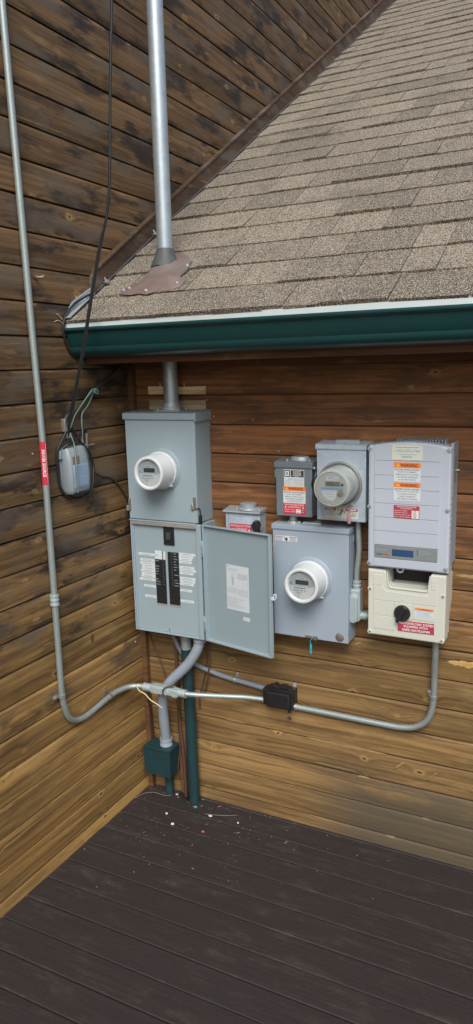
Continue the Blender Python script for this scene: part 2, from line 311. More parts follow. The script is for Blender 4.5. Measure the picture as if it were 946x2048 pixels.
class G:
    """mesh collector in world coordinates"""
    def __init__(s): s.b = bmesh.new(); s.flat = False; s.round = False
    def faces(s, pts, idx):
        vs_ = [s.b.verts.new(p) for p in pts]
        for f in idx:
            try: s.b.faces.new([vs_[i] for i in f])
            except ValueError: pass
        return vs_
    def box(s, fr, u0, u1, v0, v1, w0, w1, bev=0.0, seg=2):
        s.flat = True; t = bmesh.new()
        P = [fr.p(u, v, w) for w in (w0, w1) for v in (v0, v1) for u in (u0, u1)]
        vv = [t.verts.new(p) for p in P]
        for f in ((0, 2, 3, 1), (4, 5, 7, 6), (0, 1, 5, 4), (2, 6, 7, 3), (0, 4, 6, 2), (1, 3, 7, 5)): t.faces.new([vv[i] for i in f])
        if bev: bmesh.ops.bevel(t, geom=t.edges[:] , offset=bev, segments=seg, affect='EDGES', profile=0.5)
        s.merge(t); return s
    def merge(s, t):
        me = bpy.data.meshes.new('tmp'); t.to_mesh(me); t.free(); s.b.from_mesh(me); bpy.data.meshes.remove(me)
    def prism(s, fr, pts, w0, w1, bev=0.0):
        s.flat = True; t = bmesh.new(); n = len(pts)
        a = [t.verts.new(fr.p(u, v, w0)) for u, v in pts]; c = [t.verts.new(fr.p(u, v, w1)) for u, v in pts]
        t.faces.new(a[::-1]); top = t.faces.new(c)
        for i in range(n): t.faces.new((a[i], a[(i + 1) % n], c[(i + 1) % n], c[i]))
        bmesh.ops.recalc_face_normals(t, faces=t.faces[:])
        if bev: bmesh.ops.bevel(t, geom=[e for e in top.edges], offset=bev, segments=2, affect='EDGES', profile=0.5)
        s.merge(t); return s
    def quad(s, fr, u0, u1, v0, v1, w):
        s.faces([fr.p(u0, v0, w), fr.p(u1, v0, w), fr.p(u1, v1, w), fr.p(u0, v1, w)], [(0, 1, 2, 3)]); return s
    def poly(s, fr, pts, w):
        s.faces([fr.p(u, v, w) for u, v in pts], [tuple(range(len(pts)))]); return s
    def disc(s, fr, cu, cv, r, w, n=28):
        return s.poly(fr, [(cu + r * math.cos(2 * math.pi * i / n), cv + r * math.sin(2 * math.pi * i / n)) for i in range(n)], w)
    def lathe(s, fr, cu, cv, prof, n=40, sv=1.0):
        """prof = [(radius, w)], closed at radius 0"""
        rings = []; s.round = True
        for r, w in prof:
            if r < 1e-6: rings.append([s.b.verts.new(fr.p(cu, cv, w))])
            else: rings.append([s.b.verts.new(fr.p(cu + r * math.cos(2 * math.pi * i / n), cv + r * sv * math.sin(2 * math.pi * i / n), w)) for i in range(n)])
        for a, c in zip(rings, rings[1:]):
            for i in range(n):
                j = (i + 1) % n
                if len(a) == 1 and len(c) == 1: continue
                if len(a) == 1: s.b.faces.new((a[0], c[i], c[j]))
                elif len(c) == 1: s.b.faces.new((a[i], a[j], c[0]))
                else: s.b.faces.new((a[i], a[j], c[j], c[i]))
        return s
    def tube(s, pts, r, n=12, cap=True, rf=None):
        s.round = True; pts = [Vector(p) for p in pts]; rings = []; prev = None
        for i, p in enumerate(pts):
            d = (pts[min(i + 1, len(pts) - 1)] - pts[max(i - 1, 0)])
            if d.length < 1e-9: d = Vector((0, 0, 1))
            d.normalize()
            if prev is None:
                h = Vector((0, 0, 1)) if abs(d.z) < 0.9 else Vector((1, 0, 0)); x = d.cross(h).normalized()
            else:
                x = (prev - d * prev.dot(d)).normalized()
            prev = x; y = d.cross(x); rr = rf(i / (len(pts) - 1)) if rf else r
            rings.append([s.b.verts.new(p + (x * math.cos(2 * math.pi * k / n) + y * math.sin(2 * math.pi * k / n)) * rr) for k in range(n)])
        for a, c in zip(rings, rings[1:]):
            for k in range(n): s.b.faces.new((a[k], a[(k + 1) % n], c[(k + 1) % n], c[k]))
        if cap: s.b.faces.new(rings[0][::-1]); s.b.faces.new(rings[-1])
        return s
    def text(s, fr, txt, u0, u1, v0, v1, w, bold=0.0, shear=0.0):
        V, F = text_geo(txt, bold)
        if not V: return s
        xs = [p[0] for p in V]; ys = [p[1] for p in V]; x0, x1, y0, y1 = min(xs), max(xs), min(ys), max(ys)
        P = [fr.p(u0 + (x - x0) / (x1 - x0) * (u1 - u0), v0 + (y - y0) / (y1 - y0) * (v1 - v0), w) for x, y in V]
        s.faces(P, F); return s
    def dashes(s, fr, u0, u1, v0, v1, w, rnd, wl=(0.004, 0.012), gap=0.0022):
        u = u0
        while u < u1 - 0.002:
            e = min(u + rnd.uniform(*wl), u1); s.quad(fr, u, e, v0, v1, w); u = e + gap
        return s

_tc = {}
def text_geo(txt, bold=0.0):
    key = (txt, bold)
    if key not in _tc:
        c = bpy.data.curves.new('txt', 'FONT'); c.body = txt; c.resolution_u = 2; c.offset = bold; c.align_x = 'CENTER'
        o = bpy.data.objects.new('txt', c); me = bpy.data.meshes.new_from_object(o)
        _tc[key] = ([(v.co.x, v.co.y) for v in me.vertices], [tuple(p.vertices) for p in me.polygons])
        bpy.data.objects.remove(o); bpy.data.meshes.remove(me)
    return _tc[key]

def spline(pts, n=10):
    pts = [Vector(p) for p in pts]; out = []
    P = [pts[0] * 2 - pts[1]] + pts + [pts[-1] * 2 - pts[-2]]
    for i in range(1, len(P) - 2):
        a, b, c, d = P[i - 1:i + 3]
        for k in range(n):
            t = k / n
            out.append(0.5 * ((2 * b) + (c - a) * t + (2 * a - 5 * b + 4 * c - d) * t * t + (3 * b - a - 3 * c + d) * t ** 3))
    out.append(pts[-1]); return out

def thing(name, label, cat, loc, group=None, kind=None):
    o = bpy.data.objects.new(name, None); COL.objects.link(o); o.location = loc
    o.empty_display_size = 0.05
    if kind: o['kind'] = kind
    if label: o['label'] = label
    if cat: o['category'] = cat
    if group: o['group'] = group
    o['base'] = list(loc)
    return o
def part(name, g, mat, parent, label=None, sharp=38, kind=None):
    """mesh part; geometry given in world coordinates, stored relative to its thing's base"""
    me = bpy.data.meshes.new(name)
    base = Vector(parent['base']) if parent else Vector((0, 0, 0))
    bmesh.ops.translate(g.b, verts=g.b.verts, vec=-base)
    bmesh.ops.recalc_face_normals(g.b, faces=g.b.faces[:]) if len(g.b.faces) < 4000 and mat not in FLAT else None
    g.b.to_mesh(me); g.b.free()
    if g.flat and not g.round: sharp = min(sharp, 20)
    me.shade_smooth(); me.set_sharp_from_angle(angle=R(sharp))
    me.materials.append(MAT[mat])
    o = bpy.data.objects.new(name, me); COL.objects.link(o); o.parent = parent
    if parent: o['base'] = list(base)
    if label: o['label'] = label
    if kind: o['kind'] = kind
    return o
FLAT = {'ink', 'ink_grey', 'ink_white', 'ink_soft', 'ink_cyan', 'ink_yellow'}
def single(name, g, mat, label, cat, loc, group=None, sharp=38):
    """a thing that is one mesh"""
    o = part(name, g, mat, None, sharp=sharp)
    o.data.transform(Matrix.Translation(-Vector(loc))); o.location = loc
    o['label'] = label; o['category'] = cat; o['base'] = list(loc)
    if group: o['group'] = group
    return o
def sticker(name, par, fr, u0, u1, v0, v1, w, mat, label=None, t=0.0007):
    return part(name, G().box(fr, u0, u1, v0, v1, w - 0.001, w + t), mat, par, label)
def screw(par, fr, u, v, w, r=0.006, mat='steel', name='screw', h=0.004):
    o = part(name, G().lathe(fr, u, v, [(r, w - 0.003), (r, w + h * 0.5), (r * 0.8, w + h), (0, w + h)], 12), mat, par); return o

# ================================================================== GROUND, DECK
g = G(); g.faces([(-60, -60, -0.45), (60, -60, -0.45), (60, 60, -0.45), (-60, 60, -0.45)], [(0, 1, 2, 3)])
gr = part('ground', g, 'soil', None); gr['kind'] = 'structure'
deck = thing('deck', None, None, (0, 0, 0), kind='structure')
y = 0.012
ws = [0.045] + [0.142] * 27
for i, w_ in enumerate(ws):
    y1 = y - w_; z = random.uniform(-0.003, 0.0)
    fr = Frame((0, 0, 0), (1, 0, 0), (0, 1, 0))
    part('plank', G().box(fr, -0.03, 5.2, y1, y - 0.006, -0.035 + z, z, 0.003, 1), 'deck', deck)
    y = y1
for i in range(1, 14):
    yc = 0.012 - 0.045 - 0.142 * (i - 0.5)
    for x in (0.30, 0.91, 1.52):
        for dy in (-0.04, 0.035): part('deck_screw', G().lathe(Frame((0, 0, 0), (1, 0, 0), (0, 1, 0)), x + random.uniform(-0.006, 0.006), yc + dy, [(0.005, -0.004), (0.005, 0.0003), (0, 0.0003)], 8), 'felt', deck)
part('joist', G().box(FR, -0.03, 5.2, -0.2, -0.037, 0.6, 0.64), 'deck', deck)
part('joist', G().box(FR, -0.03, 5.2, -0.2, -0.037, 2.6, 2.64), 'deck', deck)

# ================================================================== WALLS
PIT = 0.14
def board_profile(h):
    return [(-0.02, 0), (0.0135, 0.0), (0.0158, 0.0012), (0.0165, 0.004), (0.0165, h - 0.018), (0.0158, h - 0.0145), (0.0125, h - 0.0085), (0.0115, h - 0.0065), (-0.006, h - 0.006), (-0.006, h - 0.0005), (-0.02, h - 0.0005)]
def board(fr, a0, a1, z0, h, par, mat, jit):
    prof = board_profile(h); g = G(); nseg = 6
    rows = []
    for k in range(nseg + 1):
        t = a0 + (a1 - a0) * k / nseg
        rows.append([g.b.verts.new(fr.p(t, z0 + zz + jit[1] * math.sin(3 * t + jit[2]), d + (jit[0] if d > 0.006 else 0))) for d, zz in prof])
    m = len(prof)
    for a, c in zip(rows, rows[1:]):
        for i in range(m): g.b.faces.new((a[i], a[(i + 1) % m], c[(i + 1) % m], c[i]))
    g.b.faces.new(rows[0][::-1]); g.b.faces.new(rows[-1])
    return part('board', g, mat, par, sharp=25)
wl = thing('house_wall', 'tall dark weathered plank wall carrying the long steel conduit', 'wall', (0, 0, 0))
wr = thing('house_wall', 'low brown plank wall under the shingled eave, behind the meter boxes', 'wall', (0.4, 0, 0))
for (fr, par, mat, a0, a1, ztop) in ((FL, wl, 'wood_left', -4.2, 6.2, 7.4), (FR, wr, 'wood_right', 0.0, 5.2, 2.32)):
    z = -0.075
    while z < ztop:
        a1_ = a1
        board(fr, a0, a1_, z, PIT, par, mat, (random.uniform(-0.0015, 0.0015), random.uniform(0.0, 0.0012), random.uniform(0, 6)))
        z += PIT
    part('backing', G().box(fr, a0, a1, -0.08, ztop, -0.12, -0.0205), 'felt', par)
part('corner_trim', G().box(FR, 0.012, 0.046, 0.0, 2.31, 0.012, 0.048, 0.003), 'wood_trim', wr)
part('trim_strip', G().box(FR, 0.218, 0.262, 0.0, 0.43, 0.012, 0.034, 0.003), 'wood_trim', wr)
# bare wood where an older box hung, behind the mast
part('patch_board', G().prism(FR, [(0.120, 2.168), (0.450, 2.166), (0.452, 2.206), (0.333, 2.204), (0.332, 2.222), (0.328, 2.222), (0.327, 2.204), (0.195, 2.208), (0.193, 2.224), (0.188, 2.222), (0.188, 2.208), (0.118, 2.209)], 0.010, 0.0195, 0.001), 'raw_wood', wr, 'bare yellow wood patch')
part('patch_board', G().prism(FR, [(0.122, 2.06), (0.449, 2.06), (0.448, 2.138), (0.122, 2.141)], 0.010, 0.0192, 0.001), 'grey_wood', wr, 'bare grey wood patch')
# torn and split places, knots
def ragged(u0, u1, v0, v1, seed, n=16, taper=True):
    r_ = random.Random(seed); top = []; bot = []
    for i in range(n + 1):
        t = i / n; e = math.sin(math.pi * min(1, max(0, t))) ** 0.45 if taper else 1
        m_ = (v0 + v1) / 2; h = (v1 - v0) / 2 * e
        top.append((u0 + (u1 - u0) * t, m_ + h * r_.uniform(0.55, 1.0) + 0.0005)); bot.append((u0 + (u1 - u0) * t, m_ - h * r_.uniform(0.55, 1.0) - 0.0005))
    return bot + top[::-1]
def tear(u0, u1, v0, v1, seed, mat, fr=FR, par=None, name='split', w=0.0185):
    return part(name, G().prism(fr, ragged(u0, u1, v0, v1, seed), 0.008, w, 0.0012), mat, par or wr, sharp=20)
tear(1.630, 1.82, 0.972, 1.006, 1, 'split_wood'); tear(1.66, 1.80, 1.004, 1.012, 2, 'bark')
tear(1.648, 1.80, 1.366, 1.376, 3, 'bark', w=0.0174); tear(1.652, 1.80, 1.378, 1.398, 4, 'scar', w=0.0174); tear(1.66, 1.78, 1.354, 1.364, 5, 'scar', w=0.0174)
tear(1.40, 1.66, 0.402, 0.418, 6, 'scar', w=0.0174); tear(0.95, 1.36, 0.472, 0.484, 7, 'scar', w=0.0173); tear(0.98, 1.22, 0.354, 0.362, 8, 'scar', w=0.0173)
tear(1.22, 1.28, 0.332, 0.340, 20, 'scar', w=0.0173); tear(1.38, 1.50, 0.288, 0.300, 9, 'scar', w=0.0173); tear(0.62, 0.74, 0.744, 0.751, 10, 'scar', w=0.0173)
tear(1.21, 1.33, 1.011, 1.016, 11, 'scar', w=0.0173); tear(0.50, 0.62, 0.480, 0.487, 22, 'scar', w=0.0173)
for (u, v, a, b_, s_) in ((1.265, 2.054, 0.028, 0.011, 1), (0.866, 0.564, 0.013, 0.012, 2), (1.407, 0.739, 0.012, 0.008, 3), (1.606, 0.676, 0.016, 0.012, 4)):
    r_ = random.Random(s_ + 50)
    pts = [(u + a * r_.uniform(0.75, 1.1) * math.cos(t * math.pi / 7), v + b_ * r_.uniform(0.75, 1.1) * math.sin(t * math.pi / 7)) for t in range(14)]
    part('knot', G().prism(FR, pts, 0.008, 0.0176, 0.0008), 'knot_wood', wr, sharp=20)
for (u, v, a, rot, s_) in ((1.421, 0.438, 0.032, 0.75, 1), (1.575, 0.420, 0.030, 0.9, 2), (1.218, 1.010, 0.018, 0.5, 3)):
    ca, sa = math.cos(rot), math.sin(rot); r_ = random.Random(s_)
    P = [(-a, -0.002), (-a * 0.2, -0.007), (a, -0.005), (a * 0.95, 0.003), (a * 0.1, 0.006), (-a * 0.9, 0.002)]
    part('chip', G().prism(FR, [(u + x * ca - y_ * sa, v + x * sa + y_ * ca) for x, y_ in P], 0.008, 0.0215, 0.003), 'scar', wr)
for (u, v, a, b_, s_) in ((-0.455, 1.012, 0.014, 0.022, 1), (-0.635, 0.56, 0.014, 0.010, 3)):
    r_ = random.Random(s_ + 80)
    pts = [(u + a * r_.uniform(0.75, 1.1) * math.cos(t * math.pi / 7), v + b_ * r_.uniform(0.75, 1.1) * math.sin(t * math.pi / 7)) for t in range(14)]
    part('knot', G().prism(FL, pts, 0.008, 0.0176, 0.0008), 'knot_wood', wl, sharp=20)
tear(-0.80, -0.735, 1.088, 1.094, 31, 'scar', FL, wl, w=0.0172); tear(-0.85, -0.80, 1.215, 1.235, 32, 'scar', FL, wl, w=0.0172)
tear(-0.47, -0.17, 1.367, 1.373, 35, 'scar', FL, wl, w=0.0174)
for (fr, par, u, v) in ((FR, wr, 0.49, 2.06), (FR, wr, 0.70, 2.045), (FR, wr, 0.83, 1.90), (FR, wr, 0.455, 2.14), (FL, wl, -0.10, 0.868), (FL, wl, -0.77, 1.95), (FL, wl, -0.41, 2.62)):
    screw(par, fr, u, v, 0.0165, 0.0045, 'steel', 'nail', 0.003)
g = G(); g.lathe(FL, -0.673, 2.683, [(0.010, 0.01), (0.010, 0.03), (0.004, 0.032), (0, 0.032)], 10); g.tube(spline([(0.028, -0.673, 2.683), (0.045, -0.665, 2.682), (0.05, -0.655, 2.688)], 5), 0.005, 8)
part('hook', g, 'rust', wl)
# rake trim board following the roof on the tall wall, with step flashing
SL = 0.62
def zr(y_): return 2.528 + SL * (y_ + 0.475)
part('rake_trim', G().prism(FL, [(-0.305, zr(-0.305) - 0.02), (6.0, zr(6.0) - 0.02), (6.0, zr(6.0) + 0.108), (-0.285, zr(-0.285) + 0.096), (-0.305, zr(-0.305) + 0.082)], 0.012, 0.040, 0.003), 'wood_rake', wl)
part('rake_cap', G().prism(FL, [(-0.29, zr(-0.29) + 0.097), (6.0, zr(6.0) + 0.109), (6.0, zr(6.0) + 0.121), (-0.28, zr(-0.28) + 0.109)], 0.012, 0.046, 0.002), 'wood_rake', wl)

# ================================================================== ROOF
roof = thing('roof', 'brown asphalt shingle roof sloping down to the green gutter', 'roof', (2.0, -0.48, 2.52))
sn = Vector((0, -SL, 1)).normalized(); sdir = Vector((0, 1, SL)).normalized()
FRF = Frame((0, -0.475, 2.528), (1, 0, 0), sdir)     # u = x, v = up the slope, w = out of the roof
part('roof_deck', G().box(FRF, 0.005, 5.4, -0.02, 7.7, -0.06, -0.012), 'felt', roof)
EXP = 0.212
def shingle_box(g, u0, u1, v0, v1, t, rnd, tone=None):
    P = [FRF.p(u0, v0 + rnd.uniform(-0.002, 0.002), -0.010), FRF.p(u1, v0 + rnd.uniform(-0.002, 0.002), -0.010), FRF.p(u1, v1, -0.0085), FRF.p(u0, v1, -0.0085),
         FRF.p(u0, v0 + rnd.uniform(-0.003, 0.003), t + rnd.uniform(-0.001, 0.002)), FRF.p(u1, v0 + rnd.uniform(-0.003, 0.003), t + rnd.uniform(-0.001, 0.002)), FRF.p(u1, v1, -0.0055), FRF.p(u0, v1, -0.0055)]
    g.faces(P, [(0, 3, 2, 1), (4, 5, 6, 7), (0, 1, 5, 4), (2, 3, 7, 6), (0, 4, 7, 3), (1, 2, 6, 5)])
rnd = random.Random(3); far = G(); nsh = 0
for c in range(37):
    v0 = -0.035 + c * EXP; u = 0.012
    first = True
    while u < 5.35:
        wd = rnd.uniform(0.12, 0.36) if not first else rnd.uniform(0.08, 0.3); first = False
        u1 = min(u + wd, 5.38); t = rnd.choice((0.0025, 0.0035, 0.006, 0.0095))
        if c < 14 and u < 3.4:
            g = G(); shingle_box(g, u, u1 - 0.0035, v0, v0 + EXP + 0.035, t, rnd); part('shingle', g, 'shingle', roof, sharp=10); nsh += 1
        else: shingle_box(far, u, u1 - 0.0035, v0, v0 + EXP + 0.035, t, rnd)
        u = u1
part('far_shingles', far, 'shingle', roof, sharp=10, kind='stuff')
# drip edge, fascia, soffit
part('drip_edge', G().prism(Frame((0, 0, 0), (0, 1, 0)), [(-0.50, 2.474), (-0.493, 2.474), (-0.489, 2.502), (-0.46, 2.520), (-0.46, 2.526), (-0.496, 2.508)], 0.012, 0.995), 'drip', roof)
part('drip_edge', G().prism(Frame((0, 0, 0), (0, 1, 0)), [(-0.504, 2.472), (-0.495, 2.472), (-0.491, 2.503), (-0.46, 2.523), (-0.46, 2.528), (-0.500, 2.509)], 0.985, 5.3), 'drip', roof)
part('fascia', G().box(FR, 0.01, 5.3, 2.322, 2.50, 0.352, 0.376, 0.003), 'wood_eave', roof)
part('soffit', G().box(FR, 0.01, 5.3, 2.330, 2.346, 0.0, 0.352), 'wood_eave', roof)
part('frieze_board', G().box(FR, 0.046, 5.2, 2.296, 2.3295, 0.0, 0.030, 0.003), 'wood_eave', roof)
part('step_flashing', G().prism(FL, [(-0.475, zr(-0.475) + 0.004), (-0.30, zr(-0.30) + 0.004), (-0.30, zr(-0.30) + 0.035), (-0.44, zr(-0.44) + 0.05), (-0.485, zr(-0.475) + 0.022)], 0.014, 0.024, 0.001), 'flash', roof)
g = G(); g.box(FRF, 0.014, 0.052, -0.03, 0.20, 0.012, 0.015); part('step_flashing', g, 'flash', roof)
part('step_flashing', G().box(FRF, 0.040, 0.047, 0.20, 6.9, 0.006, 0.011), 'mastic', roof)
for (u, v) in ((0.055, 0.30), (0.052, 0.82)):
    g = G(); g.box(FRF, u - 0.012, u + 0.012, v - 0.012, v + 0.016, 0.012, 0.022, 0.002); g.tube([FRF.p(u, v, 0.02), FRF.p(u - 0.006, v + 0.004, 0.036)], 0.005, 8)
    part('clip', g, 'steel', roof)

# ================================================================== GUTTER
gut = thing('gutter', 'dark green metal rain gutter along the shingled roof edge', 'gutter', (2.0, -0.48, 2.35))
prof = [(-0.378, 2.480), (-0.378, 2.350), (-0.425, 2.351), (-0.452, 2.357), (-0.470, 2.367), (-0.478, 2.378), (-0.481, 2.388), (-0.4815, 2.397), (-0.4835, 2.400), (-0.492, 2.420), (-0.4985, 2.440), (-0.503, 2.458), (-0.506, 2.461), (-0.512, 2.463), (-0.517, 2.468), (-0.518, 2.474), (-0.514, 2.479), (-0.507, 2.478)]
def strip(g, prof, x0, x1, th=0.0015):
    a = [g.b.verts.new((x0, p[0], p[1])) for p in prof]; c = [g.b.verts.new((x1, p[0], p[1])) for p in prof]
    for i in range(len(prof) - 1): g.b.faces.new((a[i], a[i + 1], c[i + 1], c[i]))
g = G(); strip(g, prof, 0.030, 5.3); inner = [(y_ + 0.002, z_ + 0.002) for y_, z_ in prof]; strip(g, inner, 0.031, 5.3)
part('trough', g, 'gutter', gut, sharp=28)
part('end_cap', G().prism(Frame((0, 0, 0), (0, 1, 0)), prof[:-2], 0.024, 0.031), 'gutter', gut)
part('end_cap', G().prism(Frame((0, 0, 0), (0, 1, 0)), prof[:-2], 5.296, 5.302), 'gutter', gut)
for x in (0.9, 1.7, 2.5):
    part('hanger', G().box(Frame((0, 0, 0), (1, 0, 0), (0, 1, 0)), x, x + 0.02, -0.512, -0.380, 2.4735, 2.4765), 'steel', gut)

# ================================================================== SERVICE MAST with roof flashing
mast = thing('service_mast', 'galvanised steel service mast rising through the roof from the big cabinet', 'mast', (0.295, -0.085, 2.09))
MX, MY = 0.295, -0.085
part('pipe', G().tube([(MX, MY, 2.10), (MX, MY, 2.6), (MX, MY, 3.2), (MX, MY, 4.6)], 0.0365, 28), 'mast', mast)
FZ = Frame((MX, MY, 0), (1, 0, 0), (0, 1, 0))
part('collar', G().lathe(FZ, 0, 0, [(0.036, 2.128), (0.0405, 2.128), (0.0415, 2.112), (0.045, 2.108), (0.045, 2.092), (0.03, 2.092)], 28), 'cast', mast)
hub = part('hub_plate', G().box(FZ, -0.068, 0.072, -0.05, 0.05, 2.088, 2.0965, 0.002), 'galv_dull', mast)
for sx in (-0.055, 0.06):
    for sy in (-0.036, 0.036):
        part('screw', G().lathe(FZ, sx, sy, [(0.006, 2.094), (0.006, 2.1), (0.004, 2.102), (0, 2.102)], 8), 'steel', hub)
boot = part('sealant_collar', G().lathe(FZ, 0.004, -0.006, [(0.0375, 2.842), (0.041, 2.834), (0.047, 2.818), (0.053, 2.800), (0.062, 2.782), (0.07, 2.762)], 24), 'mastic', mast)
g = G(); n = 26; rnd = random.Random(11); rings = []
for k, t in enumerate((0, 0.25, 0.5, 0.75, 1.0)):
    ring = []
    for i in range(n):
        a = 2 * math.pi * i / n
        top = Vector((MX + 0.006 + 0.052 * math.cos(a), MY - 0.008 + 0.052 * math.sin(a), 2.795 + 0.018 * math.sin(a) - 0.004))
        bx, by = MX + 0.045 + 0.098 * math.cos(a), MY - 0.105 + 0.098 * math.sin(a)
        bot = Vector((bx, by, zr(by) + 0.016))
        p = top.lerp(bot, t) + Vector((rnd.uniform(-1, 1), rnd.uniform(-1, 1), rnd.uniform(-1, 1))) * 0.0016
        p.z -= 0.012 * math.sin(math.pi * t)
        ring.append(g.b.verts.new(p))
    rings.append(ring)
for a, c in zip(rings, rings[1:]):
    for i in range(n): g.b.faces.new((a[i], a[(i + 1) % n], c[(i + 1) % n], c[i]))
part('boot', g, 'lead', mast, 'brown flattened flashing boot', sharp=60)
out = [(0.200, -0.322), (0.196, -0.300), (0.225, -0.275), (0.262, -0.245), (0.255, -0.16), (0.245, -0.06), (0.30, -0.01), (0.37, -0.03), (0.445, -0.10), (0.462, -0.165), (0.452, -0.215), (0.470, -0.245), (0.505, -0.262), (0.502, -0.300), (0.455, -0.330), (0.40, -0.322), (0.350, -0.345), (0.300, -0.330), (0.262, -0.338), (0.225, -0.332)]
g = G(); bt = [g.b.verts.new((x, y_, zr(y_) + 0.006)) for x, y_ in out]; tp = [g.b.verts.new((x * 0.985 + 0.005, y_ * 0.985, zr(y_) + 0.0165 + random.uniform(0, 0.004))) for x, y_ in out]
ce = g.b.verts.new((0.34, -0.19, zr(-0.19) + 0.02))
for i in range(len(out)):
    j = (i + 1) % len(out); g.b.faces.new((bt[i], bt[j], tp[j], tp[i])); g.b.faces.new((tp[i], tp[j], ce))
fl = part('flange', g, 'lead', mast, sharp=50)
for (x, y_) in ((0.212, -0.308), (0.235, -0.296), (0.480, -0.285), (0.345, -0.328), (0.45, -0.14)):
    g = G(); g.lathe(Frame((x, y_, zr(y_)), (1, 0, 0), sdir), 0, 0, [(0.009, 0.012), (0.008, 0.019), (0.004, 0.022), (0, 0.0225)], 10); part('sealant_dab', g, 'flash', fl)

# ================================================================== generic pieces
def meter_white(x, z, d0, dfront, label, seed):
    """white plastic-covered electricity meter on a raised socket collar"""
    t = thing('electricity_meter', label, 'meter', (x, -d0, z - 0.1), 'white round electricity meters')
    part('socket_collar', G().lathe(FR, x, z, [(0.108, d0 - 0.002), (0.106, d0 + 0.003), (0.100, d0 + 0.006), (0.098, d0 + 0.012), (0.0, d0 + 0.012)], 56), 'cab' if seed == 1 else 'cab2', t)
    part('base_ring', G().lathe(FR, x, z, [(0.0, d0 + 0.010), (0.091, d0 + 0.010), (0.0925, d0 + 0.016), (0.0915, d0 + 0.026), (0.088, d0 + 0.028), (0.0, d0 + 0.028)], 56), 'white_meter', t)
    d1 = dfront
    part('cover', G().lathe(FR, x, z, [(0.0875, d0 + 0.026), (0.0855, d0 + 0.05), (0.0815, d1 - 0.014), (0.0813, d1 - 0.008), (0.0795, d1 - 0.002), (0.0765, d1), (0.0690, d1), (0.0660, d1 - 0.002), (0.0630, d1 - 0.009), (0.0620, d1 - 0.014), (0.0, d1 - 0.0145)], 56), 'white_meter', t)
    f = part('face_plate', G().disc(FR, x, z, 0.0618, d1 - 0.0135, 48), 'meter_face', t)
    r_ = random.Random(seed); w = d1 - 0.0125
    # lower half: white print area and the shield-shaped badge
    part('face_print', G().poly(FR, [(x - 0.060, z - 0.004), (x + 0.028, z - 0.001), (x + 0.028, z - 0.040), (x + 0.0, z - 0.054), (x - 0.028, z - 0.052), (x - 0.050, z - 0.034)], w - 0.0005), 'paper', f)
    part('badge', G().poly(FR, [(x - 0.012, z - 0.058)] + [(x + 0.0605 * math.cos(a), z + 0.0605 * math.sin(a)) for a in [R(-95 + 9.5 * k) for k in range(11)]] + [(x + 0.020, z - 0.010), (x - 0.002, z - 0.030)], w), 'white_meter', f)
    part('display', G().box(FR, x - 0.030, x + 0.032, z + 0.004, z + 0.024, w - 0.003, w + 0.001, 0.0007, 1), 'lcd', f)
    part('name_plate', G().quad(FR, x - 0.022, x + 0.020, z + 0.030, z + 0.038, w), 'paper', f)
    g = G()
    g.dashes(FR, x - 0.036, x + 0.018, z - 0.0145, z - 0.0105, w + 0.0004, r_, (0.004, 0.01), 0.001)
    for k in range(4): g.dashes(FR, x - 0.040 + k * 0.017, x - 0.029 + k * 0.017, z - 0.026, z - 0.022, w + 0.0004, r_, (0.003, 0.005), 0.001)
    g.dashes(FR, x - 0.028, x - 0.002, z - 0.034, z - 0.0315, w + 0.0004, r_); g.dashes(FR, x - 0.020, x - 0.006, z - 0.042, z - 0.040, w + 0.0004, r_)
    g.dashes(FR, x - 0.018, x + 0.015, z + 0.0325, z + 0.0355, w + 0.0004, r_)
    g.dashes(FR, x - 0.055, x - 0.048, z + 0.002, z + 0.014, w + 0.0004, r_, (0.001, 0.002), 0.001)
    part('print', g, 'ink_grey', f)
    part('window', G().lathe(FR, x, z, [(0.0628, d1 - 0.0085), (0.0628, d1 - 0.0070), (0.0, d1 - 0.0055)], 48), 'glass', t)
    part('seal_tab', G().box(FR, x + 0.046, x + 0.072, z - 0.074, z - 0.069, d0 + 0.022, d0 + 0.034, 0.001, 1), 'white_meter', t)
    return t
def warning_label(par, fr, u0, u1, vo1, vo0, vb, w, lines, tri=True):
    """orange header over white text block"""
    s_ = sticker('warning_label', par, fr, u0, u1, vb, vo1, w, 'white', 'white warning label with orange header')
    h = part('header', G().box(fr, u0, u1, vo0, vo1, w, w + 0.001), 'orange', s_)
    W = u1 - u0; H = vo1 - vo0
    g = G(); g.text(fr, 'WARNING', u0 + W * (0.24 if tri else 0.2), u1 - W * 0.11, vo0 + H * 0.18, vo1 - H * 0.18, w + 0.0014, 0.018); part('lettering', g, 'ink', s_)
    g = G(); cu, cv = u0 + W * 0.155, vo0 + H * 0.5
    g.poly(fr, [(cu - W * 0.055, cv - H * 0.26), (cu + W * 0.055, cv - H * 0.26), (cu, cv + H * 0.28)], w + 0.0014); part('symbol', g, 'ink_yellow', s_)
    g = G(); hh = (vo0 - vb); n = len(lines)
    for i, tx in enumerate(lines):
        top = vo0 - hh * (0.06 + 0.92 * i / n); lh = hh / n * (0.62 if i == 0 else 0.5)
        m_ = W * (0.035 if i == 0 else 0.06 + 0.11 * abs(len(tx) - max(len(q) for q in lines[1:])) / 10)
        g.text(fr, tx, u0 + m_, u1 - m_, top - lh, top, w + 0.0011, 0.02 if i == 0 else 0.008)
    part('lettering', g, 'ink_grey', s_)
    return s_

